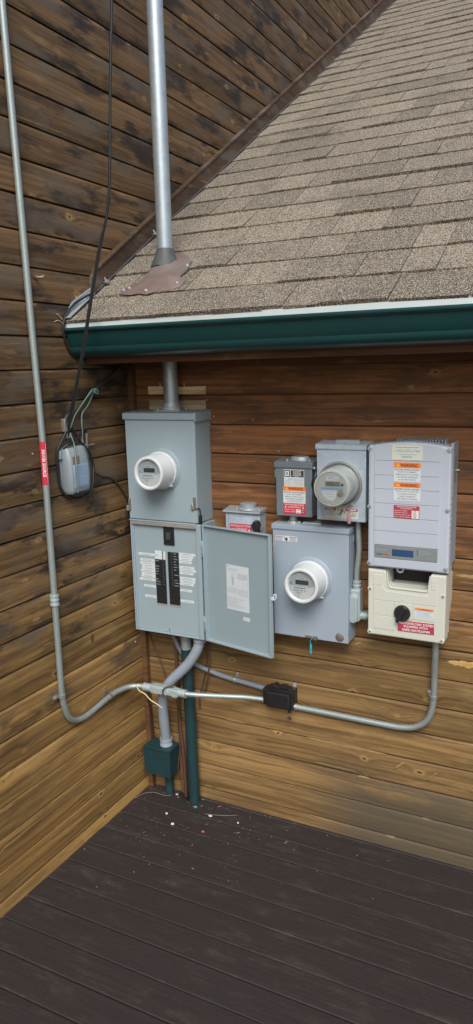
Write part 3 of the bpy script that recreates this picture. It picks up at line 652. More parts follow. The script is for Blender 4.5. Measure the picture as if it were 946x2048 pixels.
# ================================================================== MAIN METER AND BREAKER CABINET
cab = thing('breaker_cabinet', 'big blue-grey meter and breaker cabinet with its panel door swung open', 'electrical cabinet', (0.27, 0, 0.968))
bd = part('meter_body', G().box(FR, 0.0705, 0.4655, 1.556, 2.062, 0.0, 0.157, 0.002), 'cab', cab)
part('meter_cover', G().box(FR, 0.070, 0.466, 1.558, 2.058, 0.1575, 0.1640, 0.0022), 'cab', cab)
part('lid', G().prism(Frame((0, 0, 0), (0, 1, 0)), [(0.0, 2.054), (-0.172, 2.054), (-0.1735, 2.060), (-0.1735, 2.0815), (-0.170, 2.0845), (0.0, 2.095)], 0.0635, 0.4735, 0.0015), 'cab', cab)
part('lid_side', G().box(FR, 0.466, 0.476, 2.045, 2.088, 0.0, 0.1705, 0.002), 'cab', cab)
# latch plates and seal bits
for (x, z, s_) in ((0.452, 1.645, 1), (0.074, 1.618, 1)):
    p_ = part('latch', G().box(FR, x - 0.006, x + 0.008, z - 0.02, z + 0.04, 0.163, 0.170, 0.002), 'rust', cab)
    part('latch_hasp', G().box(FR, x - 0.016, x - 0.004, z - 0.022, z + 0.006, 0.163, 0.176, 0.003), 'steel', p_)
# lower section
X0, X1, Z0_, Z1_ = 0.070, 0.478, 0.968, 1.546
part('panel_back', G().box(FR, X0, X1, Z0_, Z1_, 0.0, 0.03), 'cab', cab)
part('side_panel', G().box(FR, X0, X0 + 0.0065, Z0_, Z1_, 0.03, 0.165, 0.0018), 'cab', cab)
part('side_panel', G().box(FR, 0.4535, X1, Z0_, Z1_ + 0.005, 0.03, 0.165, 0.0022), 'cab', cab)
part('bottom_panel', G().box(FR, X0 + 0.0066, 0.4534, Z0_, Z0_ + 0.0075, 0.03, 0.1645, 0.0018), 'cab', cab)
part('top_rail', G().box(FR, X0 + 0.0066, 0.4534, 1.529, Z1_ + 0.001, 0.03, 0.168, 0.002), 'rail', cab)
part('top_hood', G().box(FR, X0 - 0.002, 0.4534, 1.5475, 1.5545, 0.0, 0.169, 0.0015), 'cab', cab)
df = part('dead_front', G().box(FR, X0 + 0.008, 0.452, Z0_ + 0.009, 1.5285, 0.140, 0.152), 'cab', cab, 'inner panel cover with labelled breakers')
part('dead_front_edge', G().box(FR, X0 + 0.0068, X0 + 0.0155, Z0_ + 0.009, 1.5285, 0.152, 0.160, 0.001, 1), 'cab', df)
wd = 0.152
screw(df, FR, 0.272, 0.995, wd, 0.005); screw(df, FR, 0.272, 0.984, wd, 0.004)
mb = part('main_breaker', G().box(FR, 0.261, 0.322, 1.434, 1.526, wd - 0.004, wd + 0.006, 0.001, 1), 'black', cab, 'black main breaker')
part('toggle', G().box(FR, 0.279, 0.304, 1.462, 1.498, wd + 0.006, wd + 0.014, 0.002, 1), 'toggle', mb)
rndb = random.Random(5)
def breaker_col(x0, x1, zt, zb, n, side, special):
    h = (zt - zb) / n
    part('bezel', G().box(FR, x0 - 0.001, x1 + 0.001, zb - 0.012, zb - 0.001, wd - 0.002, wd + 0.001), 'paper' if False else 'rail', df)
    i = 0
    while i < n:
        z1_ = zt - i * h
        if special and i == 0:
            b_ = part('breaker', G().box(FR, x0, x0 + 0.043, z1_ - h * 3.2 + 0.0006, z1_, wd - 0.004, wd + 0.004, 0.001, 1), 'white', cab, 'white breaker with a green light')
            part('indicator', G().disc(FR, x0 + 0.013, z1_ - h * 1.7, 0.0035, wd + 0.0045, 12), 'led', b_)
            part('toggle', G().box(FR, x0 + 0.0485, x1, z1_ - h * 3.2 + 0.0006, z1_ - 0.002, wd - 0.003, wd + 0.003, 0.0006, 1), 'white', b_)
            part('slot', G().box(FR, x0 + 0.0435, x0 + 0.048, z1_ - h * 3.2, z1_, wd - 0.003, wd + 0.0015), 'black', b_)
            zt = zt - h * 0.2; i = 3; continue
        live = (i < 13)
        b_ = part('breaker', G().box(FR, x0, x1, z1_ - h + 0.0005, z1_ - 0.0003, wd - 0.004, wd + 0.0035 + (0.001 if live else 0), 0.0007, 1), 'black', cab)
        if live:
            tx = x1 - 0.010 if side < 0 else x0 + 0.026
            part('toggle', G().box(FR, tx - 0.004, tx + 0.004, z1_ - h * 0.78, z1_ - h * 0.22, wd + 0.004, wd + 0.0095, 0.0008, 1), 'toggle', b_)
            if rndb.random() < 0.85:
                g = G(); lx = x0 + 0.004 if side < 0 else x0 + 0.036
                g.dashes(FR, lx, lx + rndb.uniform(0.014, 0.026), z1_ - h * 0.68, z1_ - h * 0.38, wd + 0.0052, rndb, (0.002, 0.006), 0.0018); part('marking', g, 'ink_soft', b_)
        i += 1
breaker_col(0.2035, 0.2635, 1.398, 1.128, 20, -1, True)
breaker_col(0.2795, 0.3415, 1.399, 1.127, 20, 1, False)
for (u0, u1, zc) in ((0.103, 0.199, 1.3745), (0.111, 0.199, 1.345), (0.109, 0.199, 1.3285), (0.120, 0.199, 1.315), (0.121, 0.199, 1.302), (0.113, 0.199, 1.288), (0.117, 0.199, 1.2725), (0.114, 0.199, 1.2605), (0.103, 0.199, 1.243), (0.127, 0.198, 1.209), (0.131, 0.198, 1.1545),
                     (0.344, 0.438, 1.394), (0.344, 0.424, 1.381), (0.344, 0.417, 1.3685), (0.344, 0.414, 1.3535), (0.345, 0.429, 1.327), (0.345, 0.438, 1.3125), (0.345, 0.422, 1.297), (0.345, 0.434, 1.271), (0.345, 0.431, 1.256), (0.345, 0.423, 1.2415), (0.344, 0.411, 1.208), (0.343, 0.420, 1.153)):
    s_ = sticker('circuit_label', df, FR, u0, u1, zc - 0.0062, zc + 0.0062, wd, 'white', t=0.0006 + rndb.uniform(0, 0.0004))
    g = G(); m_ = (u1 - u0) * 0.22
    g.dashes(FR, u0 + m_, u1 - m_, zc - 0.0016, zc + 0.0016, wd + 0.0014, rndb, (0.003, 0.009), 0.0016); part('print', g, 'ink_soft', s_)
# open door, hinged on the right edge
hx, hy, tx_, ty_ = 0.487, -0.165, 0.885, -0.250
FD = Frame((hx, hy, 0), (tx_ - hx, ty_ - hy, 0)); DL = 0.405
door = part('door', G().box(FD, 0.002, DL - 0.002, 0.970, 1.549, -0.020, -0.016), 'door_paint', cab, 'open panel door with a wiring diagram')
part('door_edge', G().box(FD, 0.0, 0.0065, 0.9675, 1.5515, -0.020, 0.0, 0.0015), 'cab', door)
part('door_edge', G().box(FD, DL - 0.010, DL, 0.9675, 1.5515, -0.020, 0.0, 0.0015), 'cab', door)
part('door_edge', G().box(FD, 0.0066, DL - 0.0101, 0.9675, 0.9760, -0.020, -0.0005, 0.0015), 'cab', door)
part('door_edge', G().box(FD, 0.0066, DL - 0.0101, 1.5460, 1.5515, -0.020, -0.0005, 0.0015), 'cab', door)
for z in (1.44, 1.06):
    part('hinge', G().box(FR, 0.4785, 0.4905, z - 0.032, z + 0.032, 0.152, 0.168, 0.002), 'cab', cab)
    part('hinge_pin', G().tube([(0.486, -0.170, z - 0.045), (0.486, -0.170, z + 0.01)], 0.003, 8), 'steel', cab)
lt = part('door_latch', G().box(FD, DL, DL + 0.012, 1.247, 1.262, -0.012, -0.004, 0.001, 1), 'white', door)
part('latch_hook', G().tube(spline([FD.p(DL + 0.010, 1.250, -0.008), FD.p(DL + 0.022, 1.256, -0.008), FD.p(DL + 0.024, 1.276, -0.008), FD.p(DL + 0.014, 1.276, -0.008), FD.p(DL + 0.012, 1.262, -0.008)], 6), 0.0028, 8), 'white', lt)
dg = sticker('wiring_diagram', door, FD, 0.1335, 0.268, 1.156, 1.376, -0.016, 'paper', 'white printed wiring diagram sheet')
rd = random.Random(21); g = G(); w = -0.0149
def L_(u0, u1, v0, v1): g.quad(FD, u0, u1, v0, v1, w)
L_(0.139, 0.150, 1.366, 1.371)
for k in range(5): g.dashes(FD, 0.139, 0.20, 1.356 - k * 0.004, 1.3575 - k * 0.004, w, rd, (0.003, 0.009), 0.0015) if k < 2 else None
for (u0, u1, v0, v1) in ((0.166, 0.168, 1.275, 1.335), (0.176, 0.178, 1.275, 1.335), (0.170, 0.174, 1.28, 1.318), (0.199, 0.2005, 1.316, 1.340), (0.199, 0.262, 1.314, 1.3153), (0.156, 0.158, 1.30, 1.312), (0.236, 0.2375, 1.278, 1.305), (0.257, 0.2585, 1.272, 1.305), (0.172, 0.1735, 1.335, 1.345)): L_(u0, u1, v0, v1)
for k in range(8): g.dashes(FD, 0.205, 0.262, 1.338 - k * 0.0034, 1.3392 - k * 0.0034, w, rd, (0.002, 0.008), 0.0015)
for k in range(6): g.dashes(FD, 0.139, 0.195, 1.262 - k * 0.0045, 1.2634 - k * 0.0045, w, rd, (0.002, 0.008), 0.0015)
for k in range(7): g.dashes(FD, 0.202, 0.262, 1.262 - k * 0.005, 1.2634 - k * 0.005, w, rd, (0.002, 0.007), 0.002)
for k in range(12): g.dashes(FD, 0.139, rd.uniform(0.19, 0.26), 1.218 - k * 0.0045, 1.2194 - k * 0.0045, w, rd, (0.002, 0.008), 0.0018)
part('print', g, 'ink_soft', dg)
st_ = sticker('small_label', door, FD, 0.230, 0.270, 1.114, 1.131, -0.016, 'white'); g = G(); g.dashes(FD, 0.236, 0.264, 1.1215, 1.1235, -0.0149, rd); part('print', g, 'ink_soft', st_)
meter_white(0.278, 1.810, 0.164, 0.292, 'white round meter on the big cabinet with the open door', 1)
# padlock-like black seals
g = G(); g.box(FR, 0.050, 0.062, 1.555, 1.605, 0.155, 0.172, 0.004); g.tube(spline([(0.053, -0.163, 1.603), (0.053, -0.163, 1.622), (0.060, -0.165, 1.628), (0.070, -0.168, 1.622)], 5), 0.003, 8)
single('padlock', g, 'black', 'small black lock hanging on the cabinet latch beside the plank corner', 'lock', (0.056, -0.163, 1.555))
g = G(); g.box(FR, 0.4665, 0.4785, 1.550, 1.598, 0.140, 0.158, 0.004); g.tube(spline([(0.472, -0.149, 1.596), (0.474, -0.152, 1.620), (0.468, -0.160, 1.632), (0.462, -0.168, 1.625)], 5), 0.003, 8)
single('padlock', g, 'black', 'small black lock hanging above the open panel door hinge', 'lock', (0.472, -0.149, 1.550))

# ================================================================== SMALL DISCONNECT behind the open door
d1 = thing('disconnect_switch', 'small galvanised disconnect box half hidden by the open panel door', 'switch box', (0.666, 0, 1.37))
part('body', G().box(FR, 0.575, 0.757, 1.37, 1.615, 0.0, 0.085, 0.003), 'galv', d1)
part('lid', G().prism(Frame((0, 0, 0), (0, 1, 0)), [(0, 1.610), (-0.094, 1.606), (-0.098, 1.611), (-0.096, 1.618), (0, 1.632)], 0.567, 0.762, 0.001), 'galv_dull', d1)
part('raised_panel', G().box(FR, 0.594, 0.714, 1.39, 1.592, 0.083, 0.0885, 0.006, 3), 'galv', d1)
FZ2 = Frame((0, 0, 0), (1, 0, 0), (0, 1, 0))
part('hub', G().lathe(FZ2, 0.680, -0.045, [(0.052, 1.622), (0.05, 1.628), (0.040, 1.632), (0.040, 1.650), (0.034, 1.652), (0.0, 1.652)], 28), 'galv_dull', d1)
for x in (0.622, 0.738): part('screw', G().lathe(FZ2, x, -0.05, [(0.006, 1.620), (0.006, 1.632), (0, 1.634)], 8), 'steel', d1)
h_ = part('handle', G().prism(FR, [(0.728, 1.562), (0.742, 1.580), (0.756, 1.577), (0.768, 1.553), (0.760, 1.522), (0.748, 1.518), (0.731, 1.54)], 0.086, 0.118, 0.003), 'black', d1)
part('handle_base', G().lathe(FR, 0.748, 1.545, [(0.022, 0.084), (0.022, 0.094), (0, 0.094)], 16), 'galv_dull', d1)
rl = sticker('red_label', d1, FR, 0.601, 0.715, 1.480, 1.555, 0.0885, 'red', 'red label with white lettering')
g = G(); g.text(FR, 'PHOTOVOLTAIC SYSTEM', 0.606, 0.710, 1.540, 1.5495, 0.0898, 0.01); g.text(FR, 'AC DISCONNECT', 0.622, 0.694, 1.524, 1.535, 0.0898, 0.01)
for cu in (0.613, 0.703): g.poly(FR, [(cu - 0.006, 1.523), (cu + 0.006, 1.523), (cu, 1.535)], 0.0898)
rq = random.Random(2); g.dashes(FR, 0.606, 0.66, 1.508, 1.515, 0.0898, rq); g.quad(FR, 0.668, 0.690, 1.490, 1.518, 0.0898); g.dashes(FR, 0.606, 0.66, 1.495, 1.502, 0.0898, rq)
part('lettering', g, 'ink_white', rl)

# ================================================================== DARK GREY DISCONNECT (safety switch)
d2 = thing('disconnect_switch', 'dark grey safety switch box with orange and red stickers', 'switch box', (0.94, 0, 1.613))
part('body', G().box(FR, 0.852, 1.028, 1.613, 1.842, 0.0, 0.100, 0.0025), 'cab_dark', d2)
part('lid', G().prism(Frame((0, 0, 0), (0, 1, 0)), [(0, 1.836), (-0.104, 1.836), (-0.1055, 1.840), (-0.1055, 1.860), (-0.102, 1.8625), (0, 1.876)], 0.846, 1.033, 0.0015), 'cab_dark', d2)
part('hub', G().lathe(FZ2, 0.952, -0.050, [(0.046, 1.866), (0.044, 1.880), (0.040, 1.884), (0.0, 1.884)], 28, 0.8), 'galv_dull', d2)
for x in (0.896, 1.005): part('screw', G().lathe(FZ2, x, -0.070, [(0.006, 1.862), (0.006, 1.874), (0, 1.876)], 8), 'steel', d2)
part('side_latch', G().box(FR, 0.845, 0.852, 1.79, 1.825, 0.06, 0.1, 0.001), 'cab_dark', d2)
lv = part('lever', G().box(FR, 1.028, 1.046, 1.775, 1.835, 0.04, 0.085, 0.004), 'black', d2)
g = G(); g.tube(spline([(1.040, -0.085, 1.83), (1.046, -0.100, 1.81), (1.040, -0.108, 1.785), (1.034, -0.10, 1.76)], 6), 0.009, 10); part('lever_arm', g, 'black', lv)
part('rivet', G().lathe(FR, 1.038, 1.838, [(0.006, 0.075), (0.006, 0.1), (0, 0.103)], 10), 'steel', d2)
part('conduit_nipple', G().tube([(0.918, -0.055, 1.57), (0.918, -0.055, 1.618)], 0.019, 20), 'galv_dull', d2)
part('lock_nut', G().lathe(FZ2, 0.918, -0.055, [(0.029, 1.577), (0.029, 1.586), (0.02, 1.589)], 8), 'steel', d2)
w = 0.100; cl = sticker('maker_label', d2, FR, 0.8925, 0.991, 1.748, 1.829, w, 'white', 'black and white maker label')
part('emblem', G().box(FR, 0.895, 0.922, 1.795, 1.826, w, w + 0.0012), 'ink', cl)
g = G()
def ring_sq(g, u0, u1, v0, v1, t, w):
    g.quad(FR, u0, u1, v0, v0 + t, w); g.quad(FR, u0, u1, v1 - t, v1, w); g.quad(FR, u0, u0 + t, v0 + t, v1 - t, w); g.quad(FR, u1 - t, u1, v0 + t, v1 - t, w)
ring_sq(g, 0.899, 0.918, 1.7995, 1.8215, 0.0045, w + 0.0017); ring_sq(g, 0.9055, 0.9125, 1.8065, 1.8145, 0.0014, w + 0.0017); part('emblem_mark', g, 'ink_white', cl)
part('heading', G().box(FR, 0.926, 0.989, 1.795, 1.826, w, w + 0.0012), 'ink', cl)
g = G()
for k, (a, b_) in enumerate(((0.936, 0.978), (0.938, 0.976), (0.935, 0.979), (0.938, 0.975), (0.932, 0.982), (0.946, 0.966))): g.dashes(FR, a, b_, 1.8205 - k * 0.0048, 1.8225 - k * 0.0048, w + 0.0016, rq, (0.003, 0.009), 0.0012)
part('lettering', g, 'ink_white', cl)
g = G()
for k in range(2): g.dashes(FR, 0.912, 0.988, 1.786 - k * 0.005, 1.788 - k * 0.005, w + 0.0012, rq)
for k in range(5): g.dashes(FR, 0.896, 0.932, 1.777 - k * 0.005, 1.7785 - k * 0.005, w + 0.0012, rq, (0.002, 0.006), 0.001); g.dashes(FR, 0.938, 0.988, 1.777 - k * 0.005, 1.7785 - k * 0.005, w + 0.0012, rq, (0.002, 0.006), 0.001)
part('print', g, 'ink_soft', cl)
warning_label(d2, FR, 0.8875, 0.997, 1.7515, 1.7315, 1.6745, w + 0.0005, ['ELECTRIC SHOCK HAZARD', 'DO NOT TOUCH TERMINALS', 'TERMINALS ON BOTH THE LINE AND', 'LOAD SIDES MAY BE ENERGIZED', 'IN THE OPEN POSITION'])
rl = sticker('red_label', d2, FR, 0.8880, 0.9965, 1.6235, 1.6740, w + 0.0003, 'red', 'red label with white lettering')
g = G(); w2 = w + 0.0016
g.text(FR, 'PHOTOVOLTAIC SYSTEM', 0.894, 0.990, 1.6635, 1.6705, w2, 0.01); g.text(FR, 'AC DISCONNECT', 0.909, 0.975, 1.6530, 1.6600, w2, 0.01)
for cu in (0.8985, 0.985): g.poly(FR, [(cu - 0.005, 1.6525), (cu + 0.005, 1.6525), (cu, 1.6605)], w2)
g.text(FR, 'OPERATING VOLTAGE', 0.892, 0.947, 1.6420, 1.6470, w2); g.text(FR, 'OPERATING CURRENT', 0.892, 0.947, 1.6320, 1.6370, w2)
g.quad(FR, 0.951, 0.973, 1.6290, 1.6475, w2); g.text(FR, 'VOLTS', 0.9765, 0.9915, 1.6420, 1.6470, w2); g.text(FR, 'AMPS', 0.9765, 0.989, 1.6320, 1.6370, w2)
part('lettering', g, 'ink_white', rl)
g = G(); g.dashes(FR, 0.956, 0.969, 1.642, 1.6455, w2 + 0.0004, rq, (0.003, 0.005), 0.001); g.dashes(FR, 0.955, 0.969, 1.632, 1.6355, w2 + 0.0004, rq, (0.003, 0.005), 0.001); part('print', g, 'ink_grey', rl)

# ================================================================== GALVANISED METER SOCKET with old meter
s2 = thing('meter_socket', 'galvanised meter socket box beside the inverter with an old meter', 'meter box', (1.17, 0, 1.611))
part('body', G().box(FR, 1.0575, 1.2825, 1.611, 1.932, 0.0, 0.115, 0.0025), 'galv', s2)
part('lid', G().prism(Frame((0, 0, 0), (0, 1, 0)), [(0, 1.927), (-0.119, 1.927), (-0.1205, 1.931), (-0.1205, 1.947), (-0.117, 1.9495), (0, 1.960)], 1.0535, 1.2865, 0.0015), 'galv', s2)
part('hub_plate', G().prism(FZ2, [(1.135, -0.085), (1.245, -0.085), (1.232, -0.025), (1.148, -0.025)], 1.950, 1.966, 0.003), 'galv_dull', s2)
CX, CZ = 1.166, 1.775
part('socket_ring', G().lathe(FR, CX, CZ, [(0.103, 0.112), (0.103, 0.122), (0.099, 0.127), (0.094, 0.127), (0.0915, 0.122), (0.0915, 0.117)], 56), 'steel', s2, 'bright steel clamp ring')
part('ring_screw', G().box(FR, 1.196, 1.228, 1.687, 1.694, 0.118, 0.130, 0.002), 'steel', s2)
dl = sticker('danger_label', s2, FR, 1.0955, 1.2490, 1.6240, 1.6690, 0.115, 'cream_label', 'pale danger label with a falling figure')
w = 0.1168
part('header', G().quad(FR, 1.0965, 1.147, 1.6570, 1.6680, w), 'red_faded', dl); part('header', G().quad(FR, 1.192, 1.2480, 1.6570, 1.6680, w), 'red_faded', dl)
g = G(); g.dashes(FR, 1.104, 1.139, 1.6605, 1.6650, w + 0.0004, rq); g.dashes(FR, 1.201, 1.240, 1.6605, 1.6650, w + 0.0004, rq); part('lettering', g, 'ink_white', dl)
g = G()
for k in range(4): g.dashes(FR, 1.099, 1.143 - 0.008 * (k % 2), 1.650 - k * 0.0058, 1.652 - k * 0.0058, w, rq); g.dashes(FR, 1.208, 1.245 - 0.006 * (k % 2), 1.650 - k * 0.0058, 1.652 - k * 0.0058, w, rq)
part('print', g, 'ink_grey', dl)
g = G()   # stick figure thrown back by a shock
def limb(a, b_, t):
    dx, dz = b_[0] - a[0], b_[1] - a[1]; q = math.hypot(dx, dz); nx, nz = -dz / q * t, dx / q * t
    g.poly(FR, [(a[0] + nx, a[1] + nz), (a[0] - nx, a[1] - nz), (b_[0] - nx * 0.7, b_[1] - nz * 0.7), (b_[0] + nx * 0.7, b_[1] + nz * 0.7)], w)
g.disc(FR, 1.1765, 1.6640, 0.0030, w, 12)
limb((1.1755, 1.6600), (1.1720, 1.6470), 0.0030); limb((1.1745, 1.6590), (1.1620, 1.6600), 0.0012); limb((1.1620, 1.6600), (1.152, 1.6655), 0.0012)
limb((1.1760, 1.6590), (1.1850, 1.6540), 0.0012); limb((1.1850, 1.6540), (1.1910, 1.6460), 0.0014); limb((1.1720, 1.6480), (1.1620, 1.6420), 0.0017); limb((1.1620, 1.6420), (1.1530, 1.6395), 0.0015); limb((1.1720, 1.6480), (1.1690, 1.6390), 0.0017); limb((1.1690, 1.6390), (1.1650, 1.6310), 0.0015)
part('figure', g, 'ink', dl)
m2 = thing('electricity_meter', 'older grey-green clouded round meter in a steel ring', 'meter', (1.17, -0.115, 1.68))
EX, EZ = 1.176, 1.777
part('drum', G().lathe(FR, EX - 0.008, EZ - 0.002, [(0.088, 0.116), (0.087, 0.140), (0.0845, 0.175), (0.083, 0.205), (0.0, 0.205)], 56), 'meter_grey', m2)
part('cover', G().lathe(FR, EX - 0.003, EZ, [(0.083, 0.200), (0.0825, 0.232), (0.0805, 0.243), (0.0765, 0.249), (0.0700, 0.2495), (0.0685, 0.2450), (0.0, 0.2450)], 56), 'meter_grey', m2)
f = part('face_plate', G().disc(FR, EX - 0.003, EZ, 0.0675, 0.2455, 48), 'face_grey', m2)
w = 0.2462
part('display', G().box(FR, EX - 0.029, EX + 0.036, EZ + 0.010, EZ + 0.029, w - 0.002, w + 0.0012, 0.0006, 1), 'lcd2', f)
part('name_plate', G().quad(FR, EX - 0.024, EX + 0.030, EZ + 0.034, EZ + 0.051, w), 'paper', f)
part('blue_band', G().quad(FR, EX - 0.050, EX + 0.048, EZ - 0.006, EZ + 0.003, w), 'blue', f)
part('face_print', G().poly(FR, [(EX - 0.049, EZ - 0.008), (EX + 0.022, EZ - 0.008), (EX + 0.016, EZ - 0.040), (EX + 0.004, EZ - 0.054), (EX - 0.020, EZ - 0.048), (EX - 0.038, EZ - 0.032)], w), 'paper', f)
part('knob', G().lathe(FR, EX + 0.037, EZ - 0.020, [(0.0135, w - 0.001), (0.0125, w + 0.006), (0.009, w + 0.007), (0, w + 0.007)], 20), 'rust', f)
part('port', G().lathe(FR, EX + 0.046, EZ + 0.017, [(0.006, w - 0.001), (0.006, w + 0.002), (0, w + 0.001)], 14), 'black', f)
g = G(); g.dashes(FR, EX - 0.018, EX + 0.026, EZ + 0.040, EZ + 0.044, w + 0.0004, rq); g.dashes(FR, EX - 0.018, EX + 0.010, EZ + 0.046, EZ + 0.048, w + 0.0004, rq)
g.dashes(FR, EX - 0.036, EX + 0.014, EZ - 0.0135, EZ - 0.0115, w + 0.0004, rq)
for k in range(4): g.dashes(FR, EX - 0.024 + k * 0.010, EX - 0.018 + k * 0.010, EZ - 0.026, EZ - 0.020, w + 0.0004, rq, (0.003, 0.005), 0.001); g.dashes(FR, EX - 0.018 + k * 0.007, EX - 0.014 + k * 0.007, EZ - 0.036, EZ - 0.032, w + 0.0004, rq, (0.003, 0.005), 0.001)
part('print', g, 'ink_soft', f)
part('window', G().lathe(FR, EX - 0.003, EZ, [(0.0692, 0.2500), (0.0692, 0.2512), (0.0, 0.2540)], 48), 'glass', m2)
g = G(); g.box(FR, 1.204, 1.2185, 1.603, 1.648, 0.120, 0.126, 0.0015); g.tube(spline([(1.211, -0.123, 1.646), (1.212, -0.125, 1.668), (1.215, -0.124, 1.690)], 5), 0.0015, 6)
single('seal_tag', g, 'pink', 'small pink plastic seal hanging from the old meter ring', 'tag', (1.211, -0.123, 1.603))

# ================================================================== LOWER METER CABINET
s3 = thing('meter_cabinet', 'blue-grey meter cabinet right of the open door, with a hanging turquoise tag', 'meter box', (1.02, 0, 1.043))
part('body', G().box(FR, 0.8415, 1.2065, 1.046, 1.557, 0.0, 0.113, 0.0025), 'cab2', s3)
part('cover', G().box(FR, 0.840, 1.208, 1.043, 1.556, 0.1135, 0.120, 0.0022), 'cab2', s3)
part('lid', G().prism(Frame((0, 0, 0), (0, 1, 0)), [(0, 1.553), (-0.124, 1.553), (-0.1255, 1.557), (-0.1255, 1.5745), (-0.122, 1.577), (0, 1.5785)], 0.8365, 1.2115, 0.0015), 'cab2', s3)
part('lid_plate', G().box(FZ2, 0.972, 1.065, -0.085, -0.025, 1.575, 1.586, 0.006, 2), 'galv_dull', s3)
part('lid_clip', G().box(FZ2, 0.945, 0.965, -0.09, -0.07, 1.575, 1.588, 0.002), 'steel', s3)
part('lid_clip', G().box(FZ2, 0.930, 0.942, -0.10, -0.085, 1.575, 1.583, 0.002), 'white', s3)
part('side_tab', G().box(Frame((1.2065, 0, 0), (0, 1, 0)), -0.055, -0.022, 1.505, 1.535, 0.0, 0.004, 0.001), 'galv_dull', s3)
dl = sticker('danger_label', s3, FR, 0.8525, 0.9625, 1.4975, 1.5235, 0.120, 'white', 'small white danger label with a hand symbol'); w = 0.1218
g = G()
for k in range(5): g.dashes(FR, 0.856, 0.890, 1.512 - k * 0.003, 1.5132 - k * 0.003, w, rq, (0.003, 0.008), 0.0014); g.dashes(FR, 0.926, 0.959, 1.512 - k * 0.003, 1.5132 - k * 0.003, w, rq, (0.003, 0.008), 0.0014)
part('print', g, 'ink_soft', dl)
g = G(); g.quad(FR, 0.8545, 0.893, 1.5155, 1.5215, w); g.quad(FR, 0.924, 0.961, 1.5155, 1.5215, w); part('header', g, 'pink', dl)
g = G(); g.poly(FR, [(0.906, 1.500), (0.913, 1.500), (0.915, 1.507), (0.914, 1.516), (0.911, 1.517), (0.909, 1.512), (0.907, 1.518), (0.905, 1.512), (0.903, 1.510)], w)
for a, b_ in (((0.897, 1.520), (0.902, 1.514)), ((0.902, 1.514), (0.899, 1.512)), ((0.899, 1.512), (0.904, 1.506))): limb(a, b_, 0.0009)
part('hand_symbol', g, 'ink', dl)
# stamped marks in the cover below the meter
g = G(); w = 0.1204; g.text(FR, 'ACP', 0.990, 1.048, 1.158, 1.182, w + 0.0006, 0.005); g.dashes(FR, 0.978, 1.060, 1.140, 1.150, w + 0.0006, rq, (0.004, 0.008), 0.002)
part('stamped_mark', g, 'cab2', s3)
part('round_plate', G().lathe(FR, 1.167, 1.069, [(0.0205, 0.119), (0.0205, 0.1215), (0.019, 0.1225), (0.0, 0.1225)], 28), 'rust', s3, 'tarnished round plate')
lt = part('latch', G().box(FR, 1.000, 1.058, 1.047, 1.057, 0.119, 0.128, 0.002), 'rust', s3); part('latch_ring', G().lathe(FR, 1.052, 1.050, [(0.009, 0.119), (0.009, 0.131), (0.005, 0.131), (0.004, 0.127), (0, 0.127)], 14), 'rust', lt)
g = G(); g.prism(FR, [(1.0235, 0.972), (1.0300, 0.969), (1.0325, 0.974), (1.0325, 1.014), (1.0260, 1.022), (1.0235, 1.018)], 0.124, 0.1295, 0.001); g.tube(spline([(1.028, -0.127, 1.019), (1.026, -0.129, 1.034), (1.033, -0.131, 1.044), (1.039, -0.128, 1.052)], 5), 0.0018, 6)
single('seal_tag', g, 'cyan', 'turquoise plastic seal hanging under the lower meter cabinet', 'tag', (1.028, -0.127, 0.969))
meter_white(1.027, 1.329, 0.120, 0.240, 'white round meter on the lower blue-grey cabinet beside the inverter', 3)

# ================================================================== INVERTER
inv = thing('solar_inverter', 'tall pale grey solar inverter with a small display and warning stickers', 'inverter', (1.475, 0, 1.424))
part('heat_sink', G().box(FR, 1.318, 1.644, 1.452, 1.955, 0.012, 0.085, 0.004), 'inv_side', inv)
part('side_frame', G().box(FR, 1.640, 1.6495, 1.455, 1.966, 0.0, 0.118, 0.002), 'inv_side', inv)
part('side_frame', G().box(FR, 1.301, 1.309, 1.455, 1.956, 0.0, 0.118, 0.002), 'inv_side', inv)
for k in range(17):
    x = 1.405 + k * 0.0125
    part('fin', G().prism(Frame((0, 0, 0), (0, 1, 0)), [(-0.02, 1.955), (-0.075, 1.955), (-0.075, 1.972), (-0.03, 1.980), (-0.02, 1.976)], x, x + 0.0035), 'inv_side', inv)
def arc_top(u0, u1, z_side, z_mid, n=18): return [(u0 + (u1 - u0) * i / n, z_side + (z_mid - z_side) * (1 - (2 * i / n - 1) ** 2)) for i in range(n + 1)]
body = [(1.302, 1.424), (1.648, 1.424)] + arc_top(1.302, 1.648, 1.950, 1.968)[::-1]
part('casing', G().prism(FR, body, 0.078, 0.1435, 0.009), 'inv', inv)
pz = [1.966, 1.8905, 1.829, 1.769, 1.7085, 1.6475, 1.588, 1.5265]; w = 0.1435
for a, b_ in zip(pz, pz[1:]):
    if a > 1.95: pts = [(1.331, b_ + 0.0007), (1.604, b_ + 0.0007)] + [(u, v - 0.003) for u, v in arc_top(1.331, 1.604, 1.957, 1.966)[::-1]]
    else: pts = [(1.331, b_ + 0.0007), (1.604, b_ + 0.0007), (1.604, a - 0.0007), (1.331, a - 0.0007)]
    part('front_panel', G().prism(FR, pts, w - 0.004, w + 0.0040, 0.0010), 'inv', inv)
part('front_panel', G().prism(FR, [(1.331, 1.432), (1.604, 1.432), (1.604, 1.4675), (1.331, 1.4675)], w - 0.004, w + 0.0040, 0.0010), 'inv', inv)
ds = part('display_strip', G().box(FR, 1.3325, 1.6015, 1.4695, 1.5245, w - 0.004, w + 0.0038, 0.0015, 1), 'inv_strip', inv, 'grey strip with blue display and maker name')
part('display', G().box(FR, 1.410, 1.502, 1.4815, 1.5115, w, w + 0.0046, 0.0008, 1), 'lcd_blue', ds)
g = G(); g.text(FR, 'solar', 1.3425, 1.3685, 1.4820, 1.4910, w + 0.0044, 0.012); part('maker_name', g, 'ink', ds)
